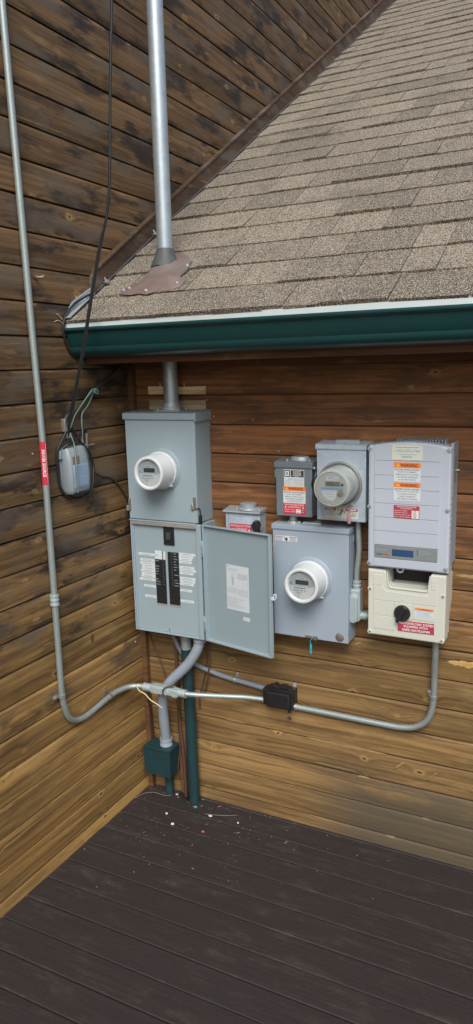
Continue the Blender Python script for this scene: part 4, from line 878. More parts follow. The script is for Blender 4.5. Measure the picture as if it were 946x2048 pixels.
g = G(); g.text(FR, 'edge', 1.370, 1.396, 1.4800, 1.4920, w + 0.0044, 0.012); part('maker_name', g, 'red', ds)
g = G(); g.dashes(FR, 1.342, 1.390, 1.5040, 1.5075, w + 0.0044, rq)
for k, e in enumerate((1.567, 1.583, 1.538)): g.dashes(FR, 1.525, e, 1.5105 - k * 0.0085, 1.5135 - k * 0.0085, w + 0.0044, rq)
part('print', g, 'ink_soft', ds)
g = G(); [g.disc(FR, 1.519, 1.512 - k * 0.0085, 0.0024, w + 0.0044, 10) for k in range(3)]; part('status_lights', g, 'ink', ds)
for (u, v) in ((1.637, 1.938), (1.637, 1.691), (1.636, 1.4425), (1.309, 1.937), (1.309, 1.690), (1.309, 1.4415)):
    b_ = part('screw_well', G().lathe(FR, u, v, [(0.0105, 0.1405), (0.010, 0.1448), (0.007, 0.1452), (0.0, 0.1452)], 18), 'inv_side', inv); screw(b_, FR, u, v, 0.1450, 0.0055, 'steel', 'bolt', 0.003)
part('side_vent', G().box(Frame((1.6495, 0, 0), (0, 1, 0)), -0.10, -0.045, 1.80, 1.905, -0.002, 0.001), 'inv_strip', inv)
for k in range(9): part('side_rib', G().box(Frame((1.648, 0, 0), (0, 1, 0)), -0.136, -0.122, 1.55 + k * 0.024, 1.562 + k * 0.024, -0.004, 0.003, 0.0015, 1), 'inv_side', inv)
part('side_pin', G().tube([(1.6495, -0.03, 1.845), (1.659, -0.03, 1.845)], 0.004, 8), 'steel', inv)
w = 0.1480
pl = part('phone_label', G().prism(FR, [(1.405, 1.894), (1.43, 1.8955), (1.47, 1.8935), (1.50, 1.896), (1.531, 1.8945), (1.5325, 1.92), (1.530, 1.9545), (1.49, 1.9575), (1.45, 1.9565), (1.407, 1.957), (1.4045, 1.93)], w - 0.001, w + 0.0007), 'cream_label', inv, 'worn pale sticker with a phone number', sharp=10)
g = G(); g.text(FR, '1.855.478.6786', 1.417, 1.522, 1.9270, 1.9390, w + 0.0011, 0.015); g.dashes(FR, 1.447, 1.490, 1.9050, 1.9115, w + 0.0011, rq, (0.006, 0.012), 0.001); part('lettering', g, 'ink_cyan', pl)
g = G(); g.dashes(FR, 1.42, 1.518, 1.9465, 1.9485, w + 0.0011, rq); g.dashes(FR, 1.43, 1.508, 1.9175, 1.9190, w + 0.0011, rq); part('print', g, 'ink_grey', pl)
warning_label(inv, FR, 1.4145, 1.5255, 1.8850, 1.8620, 1.8045, w, ['ELECTRIC SHOCK HAZARD', 'DO NOT TOUCH TERMINALS', 'TERMINALS ON BOTH THE LINE AND', 'LOAD SIDES MAY BE ENERGIZED', 'IN THE OPEN POSITION'])
warning_label(inv, FR, 1.4150, 1.5260, 1.8005, 1.7800, 1.7235, w, ['ELECTRIC SHOCK HAZARD', 'IF GROUND FAULT IS INDICATED', 'ALL NORMALLY GROUNDED', 'CONDUCTORS MAY BE', 'UNGROUNDED AND ENERGIZED'])
rl = sticker('red_label', inv, FR, 1.4155, 1.5240, 1.6480, 1.7035, w, 'red_faded', 'dark red label with a value table'); w2 = w + 0.0011
g = G(); g.text(FR, 'PHOTOVOLTAIC SYSTEM', 1.430, 1.510, 1.6955, 1.7010, w2, 0.01); g.text(FR, 'DC DISCONNECT', 1.445, 1.495, 1.6885, 1.6935, w2, 0.01)
for k, tx in enumerate(('OPERATING CURRENT', 'OPERATING VOLTAGE', 'MAXIMUM SYSTEM VOLTAGE', 'SHORT CIRCUIT CURRENT')):
    g.text(FR, tx, 1.4175, 1.487 if k > 1 else 1.474, 1.6790 - k * 0.0086, 1.6830 - k * 0.0086, w2); g.quad(FR, 1.4920, 1.5220, 1.6765 - k * 0.0086, 1.6840 - k * 0.0086, w2)
part('lettering', g, 'ink_white', rl)
g = G()
for k in range(4): g.dashes(FR, 1.499, 1.512, 1.6788 - k * 0.0086, 1.6818 - k * 0.0086, w2 + 0.0004, rq, (0.003, 0.006), 0.001)
part('print', g, 'ink_grey', rl)

# ================================================================== CREAM SWITCH UNIT under the inverter
sw = thing('inverter_switch_unit', 'cream switch unit with a black rotary knob under the inverter', 'switch box', (1.475, 0, 1.118))
N0, N1, NZ = 1.398, 1.572, 1.352
outl = [(1.3055, 1.130), (1.309, 1.121), (1.318, 1.1175), (1.628, 1.1165), (1.6375, 1.1205), (1.641, 1.130), (1.641, 1.414), (1.578, 1.414), (1.572, 1.402), (1.5665, 1.352), (1.560, 1.345), (1.550, 1.3425), (1.415, 1.3430), (1.400, 1.3465), (1.393, 1.355), (1.386, 1.400), (1.378, 1.412), (1.3055, 1.413)]
part('casing', G().prism(FR, outl, 0.085, 0.1465, 0.006), 'cream', sw)
outl2 = [(1.306, 1.155), (1.310, 1.13), (1.632, 1.13), (1.632, 1.20), (1.641, 1.285), (1.641, 1.405), (1.575, 1.405), (1.568, 1.330), (1.39, 1.330), (1.383, 1.405), (1.306, 1.405)]
part('rear_casing', G().prism(FR, outl2, 0.0, 0.085), 'cream', sw)
part('recess_floor', G().box(FR, 1.395, 1.566, 1.3300, 1.3445, 0.02, 0.084), 'cream', sw)
part('recess_back', G().box(FR, 1.383, 1.575, 1.3446, 1.4235, 0.012, 0.030), 'dark_hole', sw)
part('cable_clip', G().tube(spline([(1.426, -0.10, 1.425), (1.424, -0.105, 1.408), (1.436, -0.107, 1.402), (1.448, -0.105, 1.408), (1.446, -0.10, 1.425)], 6), 0.004, 8), 'white', sw)
w = 0.1465
# raised rim of the notch and front ribs
part('notch_rim', G().tube(spline([(1.3905, -w - 0.001, 1.409), (1.3925, -w - 0.001, 1.375), (1.398, -w - 0.001, 1.3495), (1.415, -w - 0.001, 1.3395), (1.48, -w - 0.001, 1.3390), (1.552, -w - 0.001, 1.3385), (1.566, -w - 0.001, 1.345), (1.571, -w - 0.001, 1.375), (1.575, -w - 0.001, 1.409)], 8), 0.0032, 8), 'cream', sw)
for pts in ([(1.331, 1.3425), (1.372, 1.3425), (1.385, 1.3230), (1.545, 1.3200), (1.571, 1.3215), (1.574, 1.345), (1.602, 1.345), (1.602, 1.2785), (1.331, 1.2790)], [(1.331, 1.2765), (1.425, 1.2765), (1.425, 1.2105), (1.331, 1.2105)], [(1.503, 1.2760), (1.602, 1.2760), (1.602, 1.2090), (1.503, 1.2090)], [(1.331, 1.2080), (1.425, 1.2080), (1.425, 1.1480), (1.331, 1.1480)], [(1.331, 1.3445), (1.370, 1.3445), (1.372, 1.392), (1.331, 1.392)], [(1.580, 1.3475), (1.602, 1.3475), (1.602, 1.395), (1.581, 1.395)]):
    part('front_panel', G().prism(FR, pts, w - 0.003, w + 0.0020, 0.0012), 'cream', sw)
part('knob_plate', G().box(FR, 1.4265, 1.5015, 1.206, 1.277, w - 0.002, w + 0.0040, 0.002), 'cream', sw)
kb = part('knob', G().lathe(FR, 1.460, 1.2330, [(0.036, w + 0.003), (0.0355, w + 0.010), (0.033, w + 0.0145), (0.0, w + 0.0145)], 36), 'black', sw, 'round black rotary knob')
ca, sa = math.cos(R(62)), math.sin(R(62))
part('grip', G().prism(FR, [(1.460 + x * ca - y_ * sa, 1.233 + x * sa + y_ * ca) for x, y_ in ((-0.040, -0.008), (0.033, -0.008), (0.036, 0), (0.033, 0.008), (-0.040, 0.008), (-0.043, 0))], w + 0.010, w + 0.028, 0.003), 'black', kb)
part('marker', G().quad(FR, 1.4425, 1.4490, 1.2125, 1.2190, w + 0.0150), 'ink_white', kb)
for (u, v) in ((1.459, 1.293), (1.392, 1.243), (1.345, 1.227)): part('stud', G().lathe(FR, u, v, [(0.006, w), (0.005, w + 0.003), (0, w + 0.003)], 12), 'cream', sw)
for (u, v) in ((1.630, 1.326), (1.629, 1.1295), (1.3155, 1.326), (1.3155, 1.1295)):
    b_ = part('screw_well', G().lathe(FR, u, v, [(0.011, w - 0.004), (0.0105, w + 0.001), (0.0075, w + 0.0015), (0, w + 0.0015)], 18), 'cream', sw); screw(b_, FR, u, v, w + 0.001, 0.0055, 'steel', 'bolt', 0.003)
wl_ = sticker('warning_label', sw, FR, 1.5140, 1.5915, 1.2235, 1.2635, w + 0.0022, 'white', 'small white warning label with orange header')
part('header', G().box(FR, 1.5140, 1.5915, 1.2540, 1.2635, w + 0.002, w + 0.0034), 'orange', wl_)
g = G(); g.text(FR, 'WARNING', 1.531, 1.580, 1.2562, 1.2615, w + 0.0038); part('lettering', g, 'ink', wl_)
g = G()
for k in range(5): g.dashes(FR, 1.518 + 0.004 * (k % 3), 1.588 - 0.006 * (k % 3), 1.2485 - k * 0.005, 1.2505 - k * 0.005, w + 0.0033, rq, (0.003, 0.009), 0.0016)
part('print', g, 'ink_cyan', wl_)
FT = Frame((1.5185, -w, 1.1760), Vector((1, 0, 0.012)), Vector((-0.012, 0, 1)))
rl = part('red_label', G().box(FT, -0.078, 0.078, -0.0240, 0.0235, 0.0, 0.0030), 'red_faded', sw, 'red label about rapid shutdown')
g = G(); g.text(FT, 'PHOTOVOLTAIC SYSTEM', -0.074, 0.075, 0.0085, 0.0195, 0.0034, 0.022); g.text(FT, 'EQUIPPED WITH', -0.051, 0.051, -0.0060, 0.0045, 0.0034, 0.022); g.text(FT, 'RAPID SHUTDOWN', -0.058, 0.060, -0.0205, -0.0100, 0.0034, 0.022); part('lettering', g, 'ink_white', rl)
g = G(); g.dashes(FR, 1.343, 1.418, 1.186, 1.194, w + 0.0024, rq, (0.006, 0.012), 0.002); g.dashes(FR, 1.383, 1.418, 1.176, 1.179, w + 0.0024, rq); part('moulded_mark', g, 'cream', sw)

# ================================================================== CONDUITS
def coupling(par, pts, r, mat='cast', name='coupling'):
    a, b_ = Vector(pts[0]), Vector(pts[1]); d = (b_ - a); L = d.length; d.normalize(); h = Vector((0, 0, 1)) if abs(d.z) < 0.9 else Vector((1, 0, 0)); x = d.cross(h).normalized()
    fr = Frame(a, x, d.cross(x)); s_ = 1 if fr.n.dot(d) > 0 else -1
    pr = [(r * 0.7, 0), (r * 1.12, 0), (r * 1.12, L * 0.18), (r, L * 0.2), (r, L * 0.42), (r * 1.15, L * 0.45), (r * 1.15, L * 0.58), (r, L * 0.6), (r, L * 0.8), (r * 1.12, L * 0.82), (r * 1.12, L), (r * 0.7, L)]
    return part(name, G().lathe(fr, 0, 0, [(q, s_ * w_) for q, w_ in pr], 20), mat, par)
c1 = thing('steel_conduit', 'long thin steel conduit running down the tall wall to the black box', 'conduit', (0.03, -0.722, 0.66))
CR = 0.0145
path = [(0.034, -0.800, 5.2), (0.034, -0.772, 4.0), (0.034, -0.7485, 3.0), (0.034, -0.7370, 2.5), (0.034, -0.7215, 2.01), (0.034, -0.7215, 1.75), (0.034, -0.7215, 1.3), (0.034, -0.7215, 0.92)]
bend = spline([(0.034, -0.7215, 0.92), (0.034, -0.720, 0.85), (0.034, -0.712, 0.78), (0.034, -0.685, 0.705), (0.034, -0.640, 0.668), (0.034, -0.585, 0.655), (0.034, -0.525, 0.656), (0.034, -0.455, 0.664), (0.034, -0.385, 0.673), (0.038, -0.315, 0.678), (0.058, -0.250, 0.679), (0.095, -0.215, 0.678), (0.132, -0.203, 0.677), (0.150, -0.200, 0.676)], 8)
part('pipe', G().tube([Vector(p) for p in path[:-1]] + bend, CR, 18), 'emt', c1)
coupling(c1, ((0.034, -0.7215, 1.262), (0.034, -0.7215, 1.312)), 0.0185)
FB = Frame((0.255, -0.196, 0.676), Vector((1, 0.045, 0)))       # conduit body across the corner
cb = part('conduit_body', G().prism(FB, [(-0.085, 0.014), (-0.075, 0.022), (0.05, 0.019), (0.085, 0.014), (0.085, -0.014), (0.072, -0.026), (0.050, -0.026), (0.042, -0.020), (-0.075, -0.022), (-0.085, -0.014)], -0.018, 0.018, 0.006), 'cast', c1)
part('cover_plate', G().prism(FB, [(-0.072, 0.0), (-0.062, 0.0165), (0.022, 0.0145), (0.032, -0.002), (0.022, -0.0165), (-0.062, -0.0185)], 0.016, 0.0225, 0.003), 'cast', cb)
coupling(c1, (FB.p(-0.125, 0.0, 0), FB.p(-0.080, 0, 0)), 0.019); coupling(c1, (FB.p(0.080, 0, 0), FB.p(0.122, -0.0005, 0)), 0.019)
part('pipe', G().tube(spline([FB.p(0.115, -0.0005, 0), (0.42, -0.175, 0.673), (0.50, -0.140, 0.668), (0.58, -0.105, 0.664), (0.66, -0.075, 0.662), (0.762, -0.052, 0.658)], 8), CR * 0.93, 18), 'emt', c1)
for (p_, ax) in (((0.034, -0.7215, 0.826), 'y'), ((0.034, -0.372, 0.674), 'z')):
    g = G()
    if ax == 'y':
        g.lathe(Frame(p_, (1, 0, 0), (0, 1, 0)), 0, 0, [(0.0150, -0.007), (0.0175, -0.007), (0.0175, 0.007), (0.0150, 0.007)], 18); g.box(FL, -0.762, -0.735, p_[2] - 0.008, p_[2] + 0.008, 0.014, 0.024, 0.002); g.lathe(FL, -0.755, p_[2], [(0.006, 0.02), (0.006, 0.03), (0, 0.031)], 8)
    else:
        g.lathe(Frame(p_, (1, 0, 0), (0, 0, 1)), 0, 0, [(0.0150, -0.007), (0.0175, -0.007), (0.0175, 0.007), (0.0150, 0.007)], 18); g.box(FL, -0.398, -0.380, 0.688, 0.722, 0.014, 0.024, 0.002); g.lathe(FL, -0.389, 0.712, [(0.006, 0.02), (0.006, 0.03), (0, 0.031)], 8)
    part('strap', g, 'rust' if ax == 'z' else 'steel', c1)
# red sticker wrapped round the conduit
def wrap(g, V, F, zt, phi0, r): g.faces([Vector((0.034 + r * math.cos(phi0 + y_ / r), -0.7215 + r * math.sin(phi0 + y_ / r), zt - x)) for x, y_ in V], F)
a0 = math.atan2(-2.478, 2.216)
def patch(g, x0, x1, y0, y1, zt, r, n=10): wrap(g, [(x0 + (x1 - x0) * i, y0 + (y1 - y0) * k / n) for i in (0, 1) for k in range(n + 1)], [(k, k + 1, n + 2 + k, n + 1 + k) for k in range(n)], zt, a0, r)
g = G(); patch(g, 0, 0.188, -0.0185, 0.026, 1.998, CR + 0.0006, 14); stk = part('red_label', g, 'red', c1, 'red sticker with white lettering along the pipe')
g = G(); V, F = text_geo('POWER SOURCE', 0.025); xs = [p[0] for p in V]; ys = [p[1] for p in V]; mx0, mx1, my0, my1 = min(xs), max(xs), min(ys), max(ys)
wrap(g, [((x - mx0) / (mx1 - mx0) * 0.118 + 0.034, (y_ - my0) / (my1 - my0) * 0.0145 - 0.0085) for x, y_ in V], F, 1.998, a0, CR + 0.0012)
u = 0.005
while u < 0.183:
    e = u + rq.uniform(0.003, 0.008); patch(g, u, min(e, 0.184), 0.0095, 0.0120, 1.998, CR + 0.0012, 2); u = e + 0.002
part('lettering', g, 'ink_white', stk)

c2 = thing('steel_conduit', 'steel conduit looping from the black box up to the cream switch unit', 'conduit', (1.2, -0.04, 0.63))
part('pipe', G().tube([Vector((0.900, -0.046, 0.648))] + spline([(0.96, -0.043, 0.646), (1.10, -0.040, 0.644), (1.25, -0.040, 0.643), (1.38, -0.040, 0.643), (1.44, -0.040, 0.646), (1.495, -0.040, 0.659), (1.540, -0.040, 0.690), (1.566, -0.040, 0.735), (1.577, -0.040, 0.79), (1.580, -0.041, 0.85), (1.581, -0.046, 0.92), (1.584, -0.058, 0.98), (1.588, -0.070, 1.04), (1.588, -0.072, 1.12), (1.588, -0.072, 1.15)], 7), CR, 18), 'emt', c2)
g = G(); g.lathe(Frame((1.579, -0.0405, 0.822), (1, 0, 0), (0, 1, 0)), 0, 0, [(0.0150, -0.007), (0.0178, -0.007), (0.0178, 0.007), (0.0150, 0.007)], 18); g.box(FR, 1.546, 1.566, 0.815, 0.842, 0.014, 0.024, 0.002); g.lathe(FR, 1.553, 0.834, [(0.006, 0.02), (0.006, 0.03), (0, 0.031)], 8)
part('strap', g, 'steel', c2)

c3 = thing('steel_conduit', 'short conduit with an oval elbow fitting beside the lower meter cabinet', 'conduit', (1.23, -0.06, 1.13))
part('pipe', G().tube(spline([(1.234, -0.062, 1.618), (1.234, -0.062, 1.56), (1.236, -0.061, 1.51), (1.237, -0.060, 1.47), (1.233, -0.060, 1.42), (1.228, -0.060, 1.38), (1.227, -0.060, 1.34), (1.227, -0.060, 1.28)], 7), 0.0130, 18), 'emt', c3)
coupling(c3, ((1.227, -0.060, 1.283), (1.227, -0.060, 1.328)), 0.0175)
eb = part('elbow_body', G().prism(FR, [(1.206, 1.290), (1.248, 1.290), (1.250, 1.20), (1.250, 1.150), (1.238, 1.138), (1.210, 1.138), (1.203, 1.150), (1.203, 1.27)], 0.035, 0.082, 0.006), 'cast', c3)
part('cover_plate', G().prism(FR, [(1.218 + 0.0225 * math.cos(a), (1.247 if math.sin(a) > 0 else 1.158) + 0.0225 * math.sin(a)) for a in [2 * math.pi * (k + 0.5) / 28 for k in range(28)]], 0.080, 0.094, 0.003), 'cast', eb)
part('cover_panel', G().prism(FR, [(1.218 + 0.014 * math.cos(a), (1.247 if math.sin(a) > 0 else 1.158) + 0.014 * math.sin(a)) for a in [2 * math.pi * (k + 0.5) / 28 for k in range(28)]], 0.092, 0.0955, 0.002), 'cast', eb)
part('side_hub', G().tube([(1.245, -0.060, 1.166), (1.278, -0.060, 1.166)], 0.019, 18), 'cast', eb)
part('connector', G().tube([(1.272, -0.060, 1.166), (1.312, -0.060, 1.166)], 0.0155, 18), 'galv_dull', c3)

# ================================================================== BLACK JUNCTION BOX
jb = thing('junction_box', 'small black plastic junction box joining the conduits on the lower wall', 'junction box', (0.84, 0, 0.635))
part('base', G().prism(FR, [(0.772, 0.640), (0.912, 0.640), (0.912, 0.738), (0.868, 0.740), (0.862, 0.746), (0.830, 0.744), (0.826, 0.738), (0.800, 0.750), (0.790, 0.738), (0.772, 0.736)], 0.0, 0.058, 0.003), 'black_box', jb)
part('cover', G().box(FR, 0.7675, 0.9085, 0.637, 0.733, 0.058, 0.072, 0.003), 'black_box', jb)
part('front_face', G().prism(FR, [(0.775, 0.641), (0.895, 0.641), (0.899, 0.650), (0.899, 0.714), (0.893, 0.724), (0.778, 0.724), (0.774, 0.714)], 0.070, 0.092, 0.008), 'black_box', jb)
part('side_hub', G().box(FR, 0.746, 0.772, 0.640, 0.726, 0.012, 0.070, 0.006), 'black_box', jb)
for x in (0.806, 0.828, 0.850): part('latch_tab', G().box(FR, x, x + 0.010, 0.731, 0.738, 0.050, 0.074, 0.0015, 1), 'black_box', jb)
for (x, z) in ((0.870, 0.742), (0.908, 0.718)): part('snap', G().box(FR, x - 0.007, x + 0.007, z - 0.006, z + 0.007, 0.045, 0.068, 0.002), 'black_box', jb)
part('drain', G().tube([(0.893, -0.075, 0.642), (0.893, -0.075, 0.628)], 0.009, 12), 'black_box', jb)
part('mount_ear', G().prism(FR, [(0.888, 0.735), (0.908, 0.735), (0.905, 0.756), (0.898, 0.760), (0.891, 0.754)], 0.014, 0.022, 0.001), 'flash', jb)
part('locknut', G().tube([(0.742, -0.053, 0.6585), (0.750, -0.0525, 0.6582)], 0.018, 14), 'steel', jb); part('locknut', G().tube([(0.910, -0.046, 0.648), (0.920, -0.0455, 0.6477)], 0.0175, 14), 'steel', jb)

# ================================================================== GREY PVC, FLEX, GREEN PIPE, GREEN BOX
pv = thing('plastic_conduit', 'thin grey plastic conduit curving from behind the panel to the black box', 'conduit', (0.5, -0.03, 0.7))
part('pipe', G().tube(spline([(0.200, -0.030, 1.00), (0.208, -0.030, 0.93), (0.228, -0.030, 0.875), (0.262, -0.030, 0.820), (0.312, -0.030, 0.780), (0.380, -0.030, 0.757), (0.480, -0.030, 0.735), (0.575, -0.031, 0.723), (0.665, -0.033, 0.716), (0.752, -0.036, 0.708)], 8), 0.0128, 16), 'pvc', pv)
g = G(); g.lathe(Frame((0.575, -0.031, 0.7235), (0, 1, 0), (0.1, 0, 1)), 0, 0, [(0.0132, -0.006), (0.0158, -0.006), (0.0158, 0.006), (0.0132, 0.006)], 16); g.box(FR, 0.578, 0.590, 0.736, 0.762, 0.014, 0.024, 0.002); g.lathe(FR, 0.584, 0.753, [(0.006, 0.02), (0.006, 0.03), (0, 0.031)], 8)
part('strap', g, 'steel', pv)
fx = thing('flexible_conduit', 'thick grey flexible conduit bending from the panel to the green box', 'conduit', (0.2, -0.1, 0.29))
fpath = spline([(0.424, -0.115, 0.985), (0.420, -0.116, 0.930), (0.402, -0.120, 0.880), (0.360, -0.126, 0.815), (0.312, -0.130, 0.762), (0.262, -0.134, 0.713), (0.222, -0.136, 0.662), (0.200, -0.134, 0.610), (0.188, -0.125, 0.555), (0.180, -0.112, 0.490), (0.172, -0.094, 0.420), (0.164, -0.076, 0.350), (0.160, -0.068, 0.305)], 24)
part('hose', G().tube(fpath, 0.0265, 20, rf=lambda t: 0.0262 + 0.0006 * math.sin(t * 520) + 0.0008 * max(0, math.sin(t * 26)) * math.sin(t * 520)), 'flex', fx, sharp=80)
FZ3 = Frame((0, 0, 0), (1, 0, 0), (0, 1, 0))
part('collar', G().lathe(FZ3, 0.424, -0.115, [(0.026, 0.936), (0.0335, 0.938), (0.0345, 0.955), (0.0365, 0.957), (0.0365, 0.975), (0.0, 0.975)], 28), 'flex', fx)
part('collar', G().lathe(FZ3, 0.159, -0.066, [(0.029, 0.330), (0.035, 0.330), (0.0355, 0.318), (0.033, 0.316), (0.033, 0.302), (0.0345, 0.300), (0.0345, 0.284), (0.0, 0.284)], 28), 'flex', fx)
gp = thing('green_pipe', 'thick dark green riser pipe standing on the deck under the panel', 'pipe', (0.325, -0.066, 0))
part('pipe', G().tube([(0.325, -0.066, -0.01), (0.319, -0.066, 0.45), (0.313, -0.066, 0.86)], 0.0295, 26), 'green', gp)
part('pipe', G().tube([(0.3125, -0.066, 0.85), (0.311, -0.066, 0.975)], 0.0275, 26), 'galv_dull', gp)
part('pipe_lip', G().tube([(0.313, -0.066, 0.856), (0.3129, -0.066, 0.864)], 0.0305, 26), 'green', gp)
gb = thing('pull_box', 'dark green square metal box near the plank corner, on a short stub pipe', 'junction box', (0.14, 0, 0))
part('body', G().box(FR, 0.053, 0.216, 0.134, 0.286, 0.020, 0.122, 0.003), 'green', gb)
part('cover', G().box(FR, 0.0515, 0.2175, 0.132, 0.274, 0.1225, 0.128, 0.002), 'green', gb)
part('top_flange', G().box(FR, 0.0505, 0.2185, 0.277, 0.2905, 0.018, 0.1290, 0.002), 'green', gb)
part('stub_pipe', G().tube([(0.158, -0.052, -0.01), (0.158, -0.052, 0.14)], 0.024, 22), 'green', gb)
for x in (0.075, 0.195): screw(gb, FR, x, 0.147, 0.128, 0.004, 'green', 'screw', 0.0025)
old = thing('old_pipe', 'thin brown pipe behind the green riser', 'pipe', (0.23, -0.03, 0))
part('pipe', G().tube(spline([(0.222, -0.030, 0.97), (0.225, -0.030, 0.75), (0.228, -0.034, 0.55), (0.236, -0.040, 0.40), (0.252, -0.045, 0.26), (0.258, -0.045, 0.10), (0.258, -0.045, -0.01)], 8), 0.0095, 12), 'wire_brown', old)

# ================================================================== WIRES
def wire(name, pts, r, mat, label, cat='wire', group=None, n=8, seg=7):
    P = spline(pts, seg); return single(name, G().tube(P, r, n), mat, label, cat, tuple(min(P, key=lambda q: q.z)), group, sharp=70)
wire('loose_wire', [(0.050, -0.030, 0.97), (0.056, -0.026, 0.90), (0.085, -0.026, 0.82), (0.122, -0.030, 0.752), (0.150, -0.030, 0.670), (0.165, -0.030, 0.60)], 0.0035, 'wire_brown', 'thin brown wire slanting down beside the corner post')
wire('loose_wire', [(0.425, -0.028, 0.97), (0.418, -0.028, 0.90), (0.408, -0.030, 0.79), (0.385, -0.028, 0.68), (0.362, -0.034, 0.60), (0.357, -0.030, 0.52)], 0.0036, 'wire_brown', 'brown wire hanging closest to the green riser below the panel')
wire('loose_wire', [(0.440, -0.034, 0.97), (0.436, -0.050, 0.90), (0.434, -0.050, 0.80), (0.428, -0.050, 0.735), (0.404, -0.034, 0.66), (0.380, -0.028, 0.60)], 0.0038, 'wire_brown', 'looping brown wire hanging below the open panel door')
wire('loose_wire', [(0.25, -0.05, 0.74), (0.268, -0.065, 0.69), (0.30, -0.105, 0.63), (0.285, -0.11, 0.57), (0.250, -0.07, 0.50), (0.235, -0.06, 0.42), (0.238, -0.055, 0.30), (0.225, -0.06, 0.16), (0.228, -0.05, 0.09)], 0.0034, 'wire_brown', 'brown wire curling down between the green box and the riser')
wire('loose_wire', [(0.045, -0.056, 0.62), (0.05, -0.058, 0.52), (0.062, -0.05, 0.44), (0.066, -0.045, 0.36), (0.064, -0.04, 0.29)], 0.003, 'cable', 'thin black wire hanging down onto the green box')
wire('loose_wire', [(0.10, -0.235, 0.695), (0.125, -0.240, 0.668), (0.16, -0.240, 0.655), (0.19, -0.242, 0.632), (0.225, -0.236, 0.612), (0.255, -0.232, 0.595)], 0.0030, 'wire_cream', 'cream wire wrapped over the steel conduit at the plank corner')
wire('tie_wire', [(0.262, -0.224, 0.655), (0.258, -0.226, 0.680), (0.270, -0.224, 0.702), (0.290, -0.205, 0.706), (0.310, -0.170, 0.680), (0.325, -0.120, 0.650)], 0.0038, 'wire_brown', 'short brown and cream wire looped over the conduit fitting')
# --- telecom box and its cables on the tall wall
tb = thing('telecom_box', 'weathered grey plastic cable box on the tall wall with cables looped round it', 'cable box', (0.0, -0.5, 1.745))
g = G(); secs = [(1.745, 0.072, -0.592, -0.478, -0.415), (1.765, 0.078, -0.597, -0.478, -0.402), (1.83, 0.080, -0.598, -0.474, -0.398), (1.90, 0.074, -0.596, -0.478, -0.405), (1.945, 0.060, -0.592, -0.484, -0.415), (1.958, 0.045, -0.588, -0.490, -0.425)]
rings = []
for z, d, a, b_, c in secs: rings.append([g.b.verts.new(p) for p in ((0.006, a, z), (d * 0.75, a - 0.003, z), (d, a + 0.004, z), (d, b_, z), (0.035, c - 0.01, z), (0.006, c, z))])
for a, c in zip(rings, rings[1:]):
    for i in range(6): g.b.faces.new((a[i], a[(i + 1) % 6], c[(i + 1) % 6], c[i]))
g.b.faces.new(rings[0][::-1]); g.b.faces.new(rings[-1]); bmesh.ops.bevel(g.b, geom=g.b.edges[:], offset=0.003, segments=1, affect='EDGES')
part('cover', g, 'tele', tb, sharp=50)
part('back_plate', G().box(FL, -0.602, -0.398, 1.752, 1.950, 0.012, 0.020, 0.002), 'tele', tb)
part('top_ear', G().box(FL, -0.612, -0.592, 1.905, 1.945, 0.014, 0.034, 0.004), 'tele', tb)
part('blue_label', G().box(FL, -0.582, -0.484, 1.775, 1.878, 0.0755, 0.0812, 0.002), 'tele_blue', tb); part('frame_mark', G().box(FL, -0.562, -0.494, 1.783, 1.822, 0.0800, 0.0822, 0.001, 1), 'tele_blue', tb)
part('brown_mark', G().box(FL, -0.584, -0.535, 1.880, 1.918, 0.066, 0.0765, 0.002), 'tele_brown', tb)
part('bottom_lip', G().box(FL, -0.588, -0.470, 1.742, 1.753, 0.02, 0.0770, 0.002), 'black', tb)
part('stud', G().tube([(0.02, -0.437, 1.955), (0.02, -0.437, 1.985)], 0.006, 10), 'steel', tb)
g = G(); g.tube([(0.030, -0.422, 1.905), (0.030, -0.418, 2.005)], 0.0075, 10); g.tube([(0.030, -0.4185, 1.985), (0.030, -0.4180, 2.008)], 0.0092, 10); g.tube([(0.030, -0.46, 1.948), (0.034, -0.37, 1.952)], 0.0055, 8); part('ground_clamp', g, 'rust', tb)
part('stud', G().lathe(FL, -0.505, 1.975, [(0.007, 0.012), (0.007, 0.03), (0, 0.031)], 8), 'flash', tb)
g = G(); g.box(FL, -0.572, -0.548, 2.025, 2.085, 0.014, 0.036, 0.004); g.box(FL, -0.556, -0.530, 1.995, 2.02, 0.014, 0.034, 0.003)
single('cable_clamp', g, 'steel', 'bright metal cable clamp on the wall above the grey cable box', 'clamp', (0.0, -0.555, 2.0))
wire('drop_cable', [(0.46, -0.56, 4.3), (0.385, -0.57, 3.45), (0.345, -0.573, 2.98), (0.287, -0.578, 2.79), (0.228, -0.578, 2.593), (0.172, -0.577, 2.40), (0.110, -0.570, 2.22), (0.060, -0.560, 2.10), (0.032, -0.548, 2.02), (0.030, -0.552, 1.97)], 0.0058, 'cable', 'thick black cable dropping past the gutter end to the grey box', 'cable')
wire('drop_cable', [(0.349, -0.566, 2.98), (0.291, -0.572, 2.79), (0.232, -0.572, 2.593), (0.176, -0.571, 2.40), (0.114, -0.564, 2.22), (0.070, -0.552, 2.11)], 0.0032, 'cable_grey', 'thinner dark cable strapped along the thick black drop cable', 'cable')
wire('wall_cable', [(0.030, -0.070, 2.335), (0.030, -0.130, 2.305), (0.030, -0.225, 2.255), (0.030, -0.330, 2.205), (0.032, -0.42, 2.150), (0.034, -0.50, 2.115), (0.034, -0.552, 2.095), (0.034, -0.562, 2.070)], 0.0080, 'cable_grey', 'dark cable running along the tall wall up to the eave corner', 'cable')
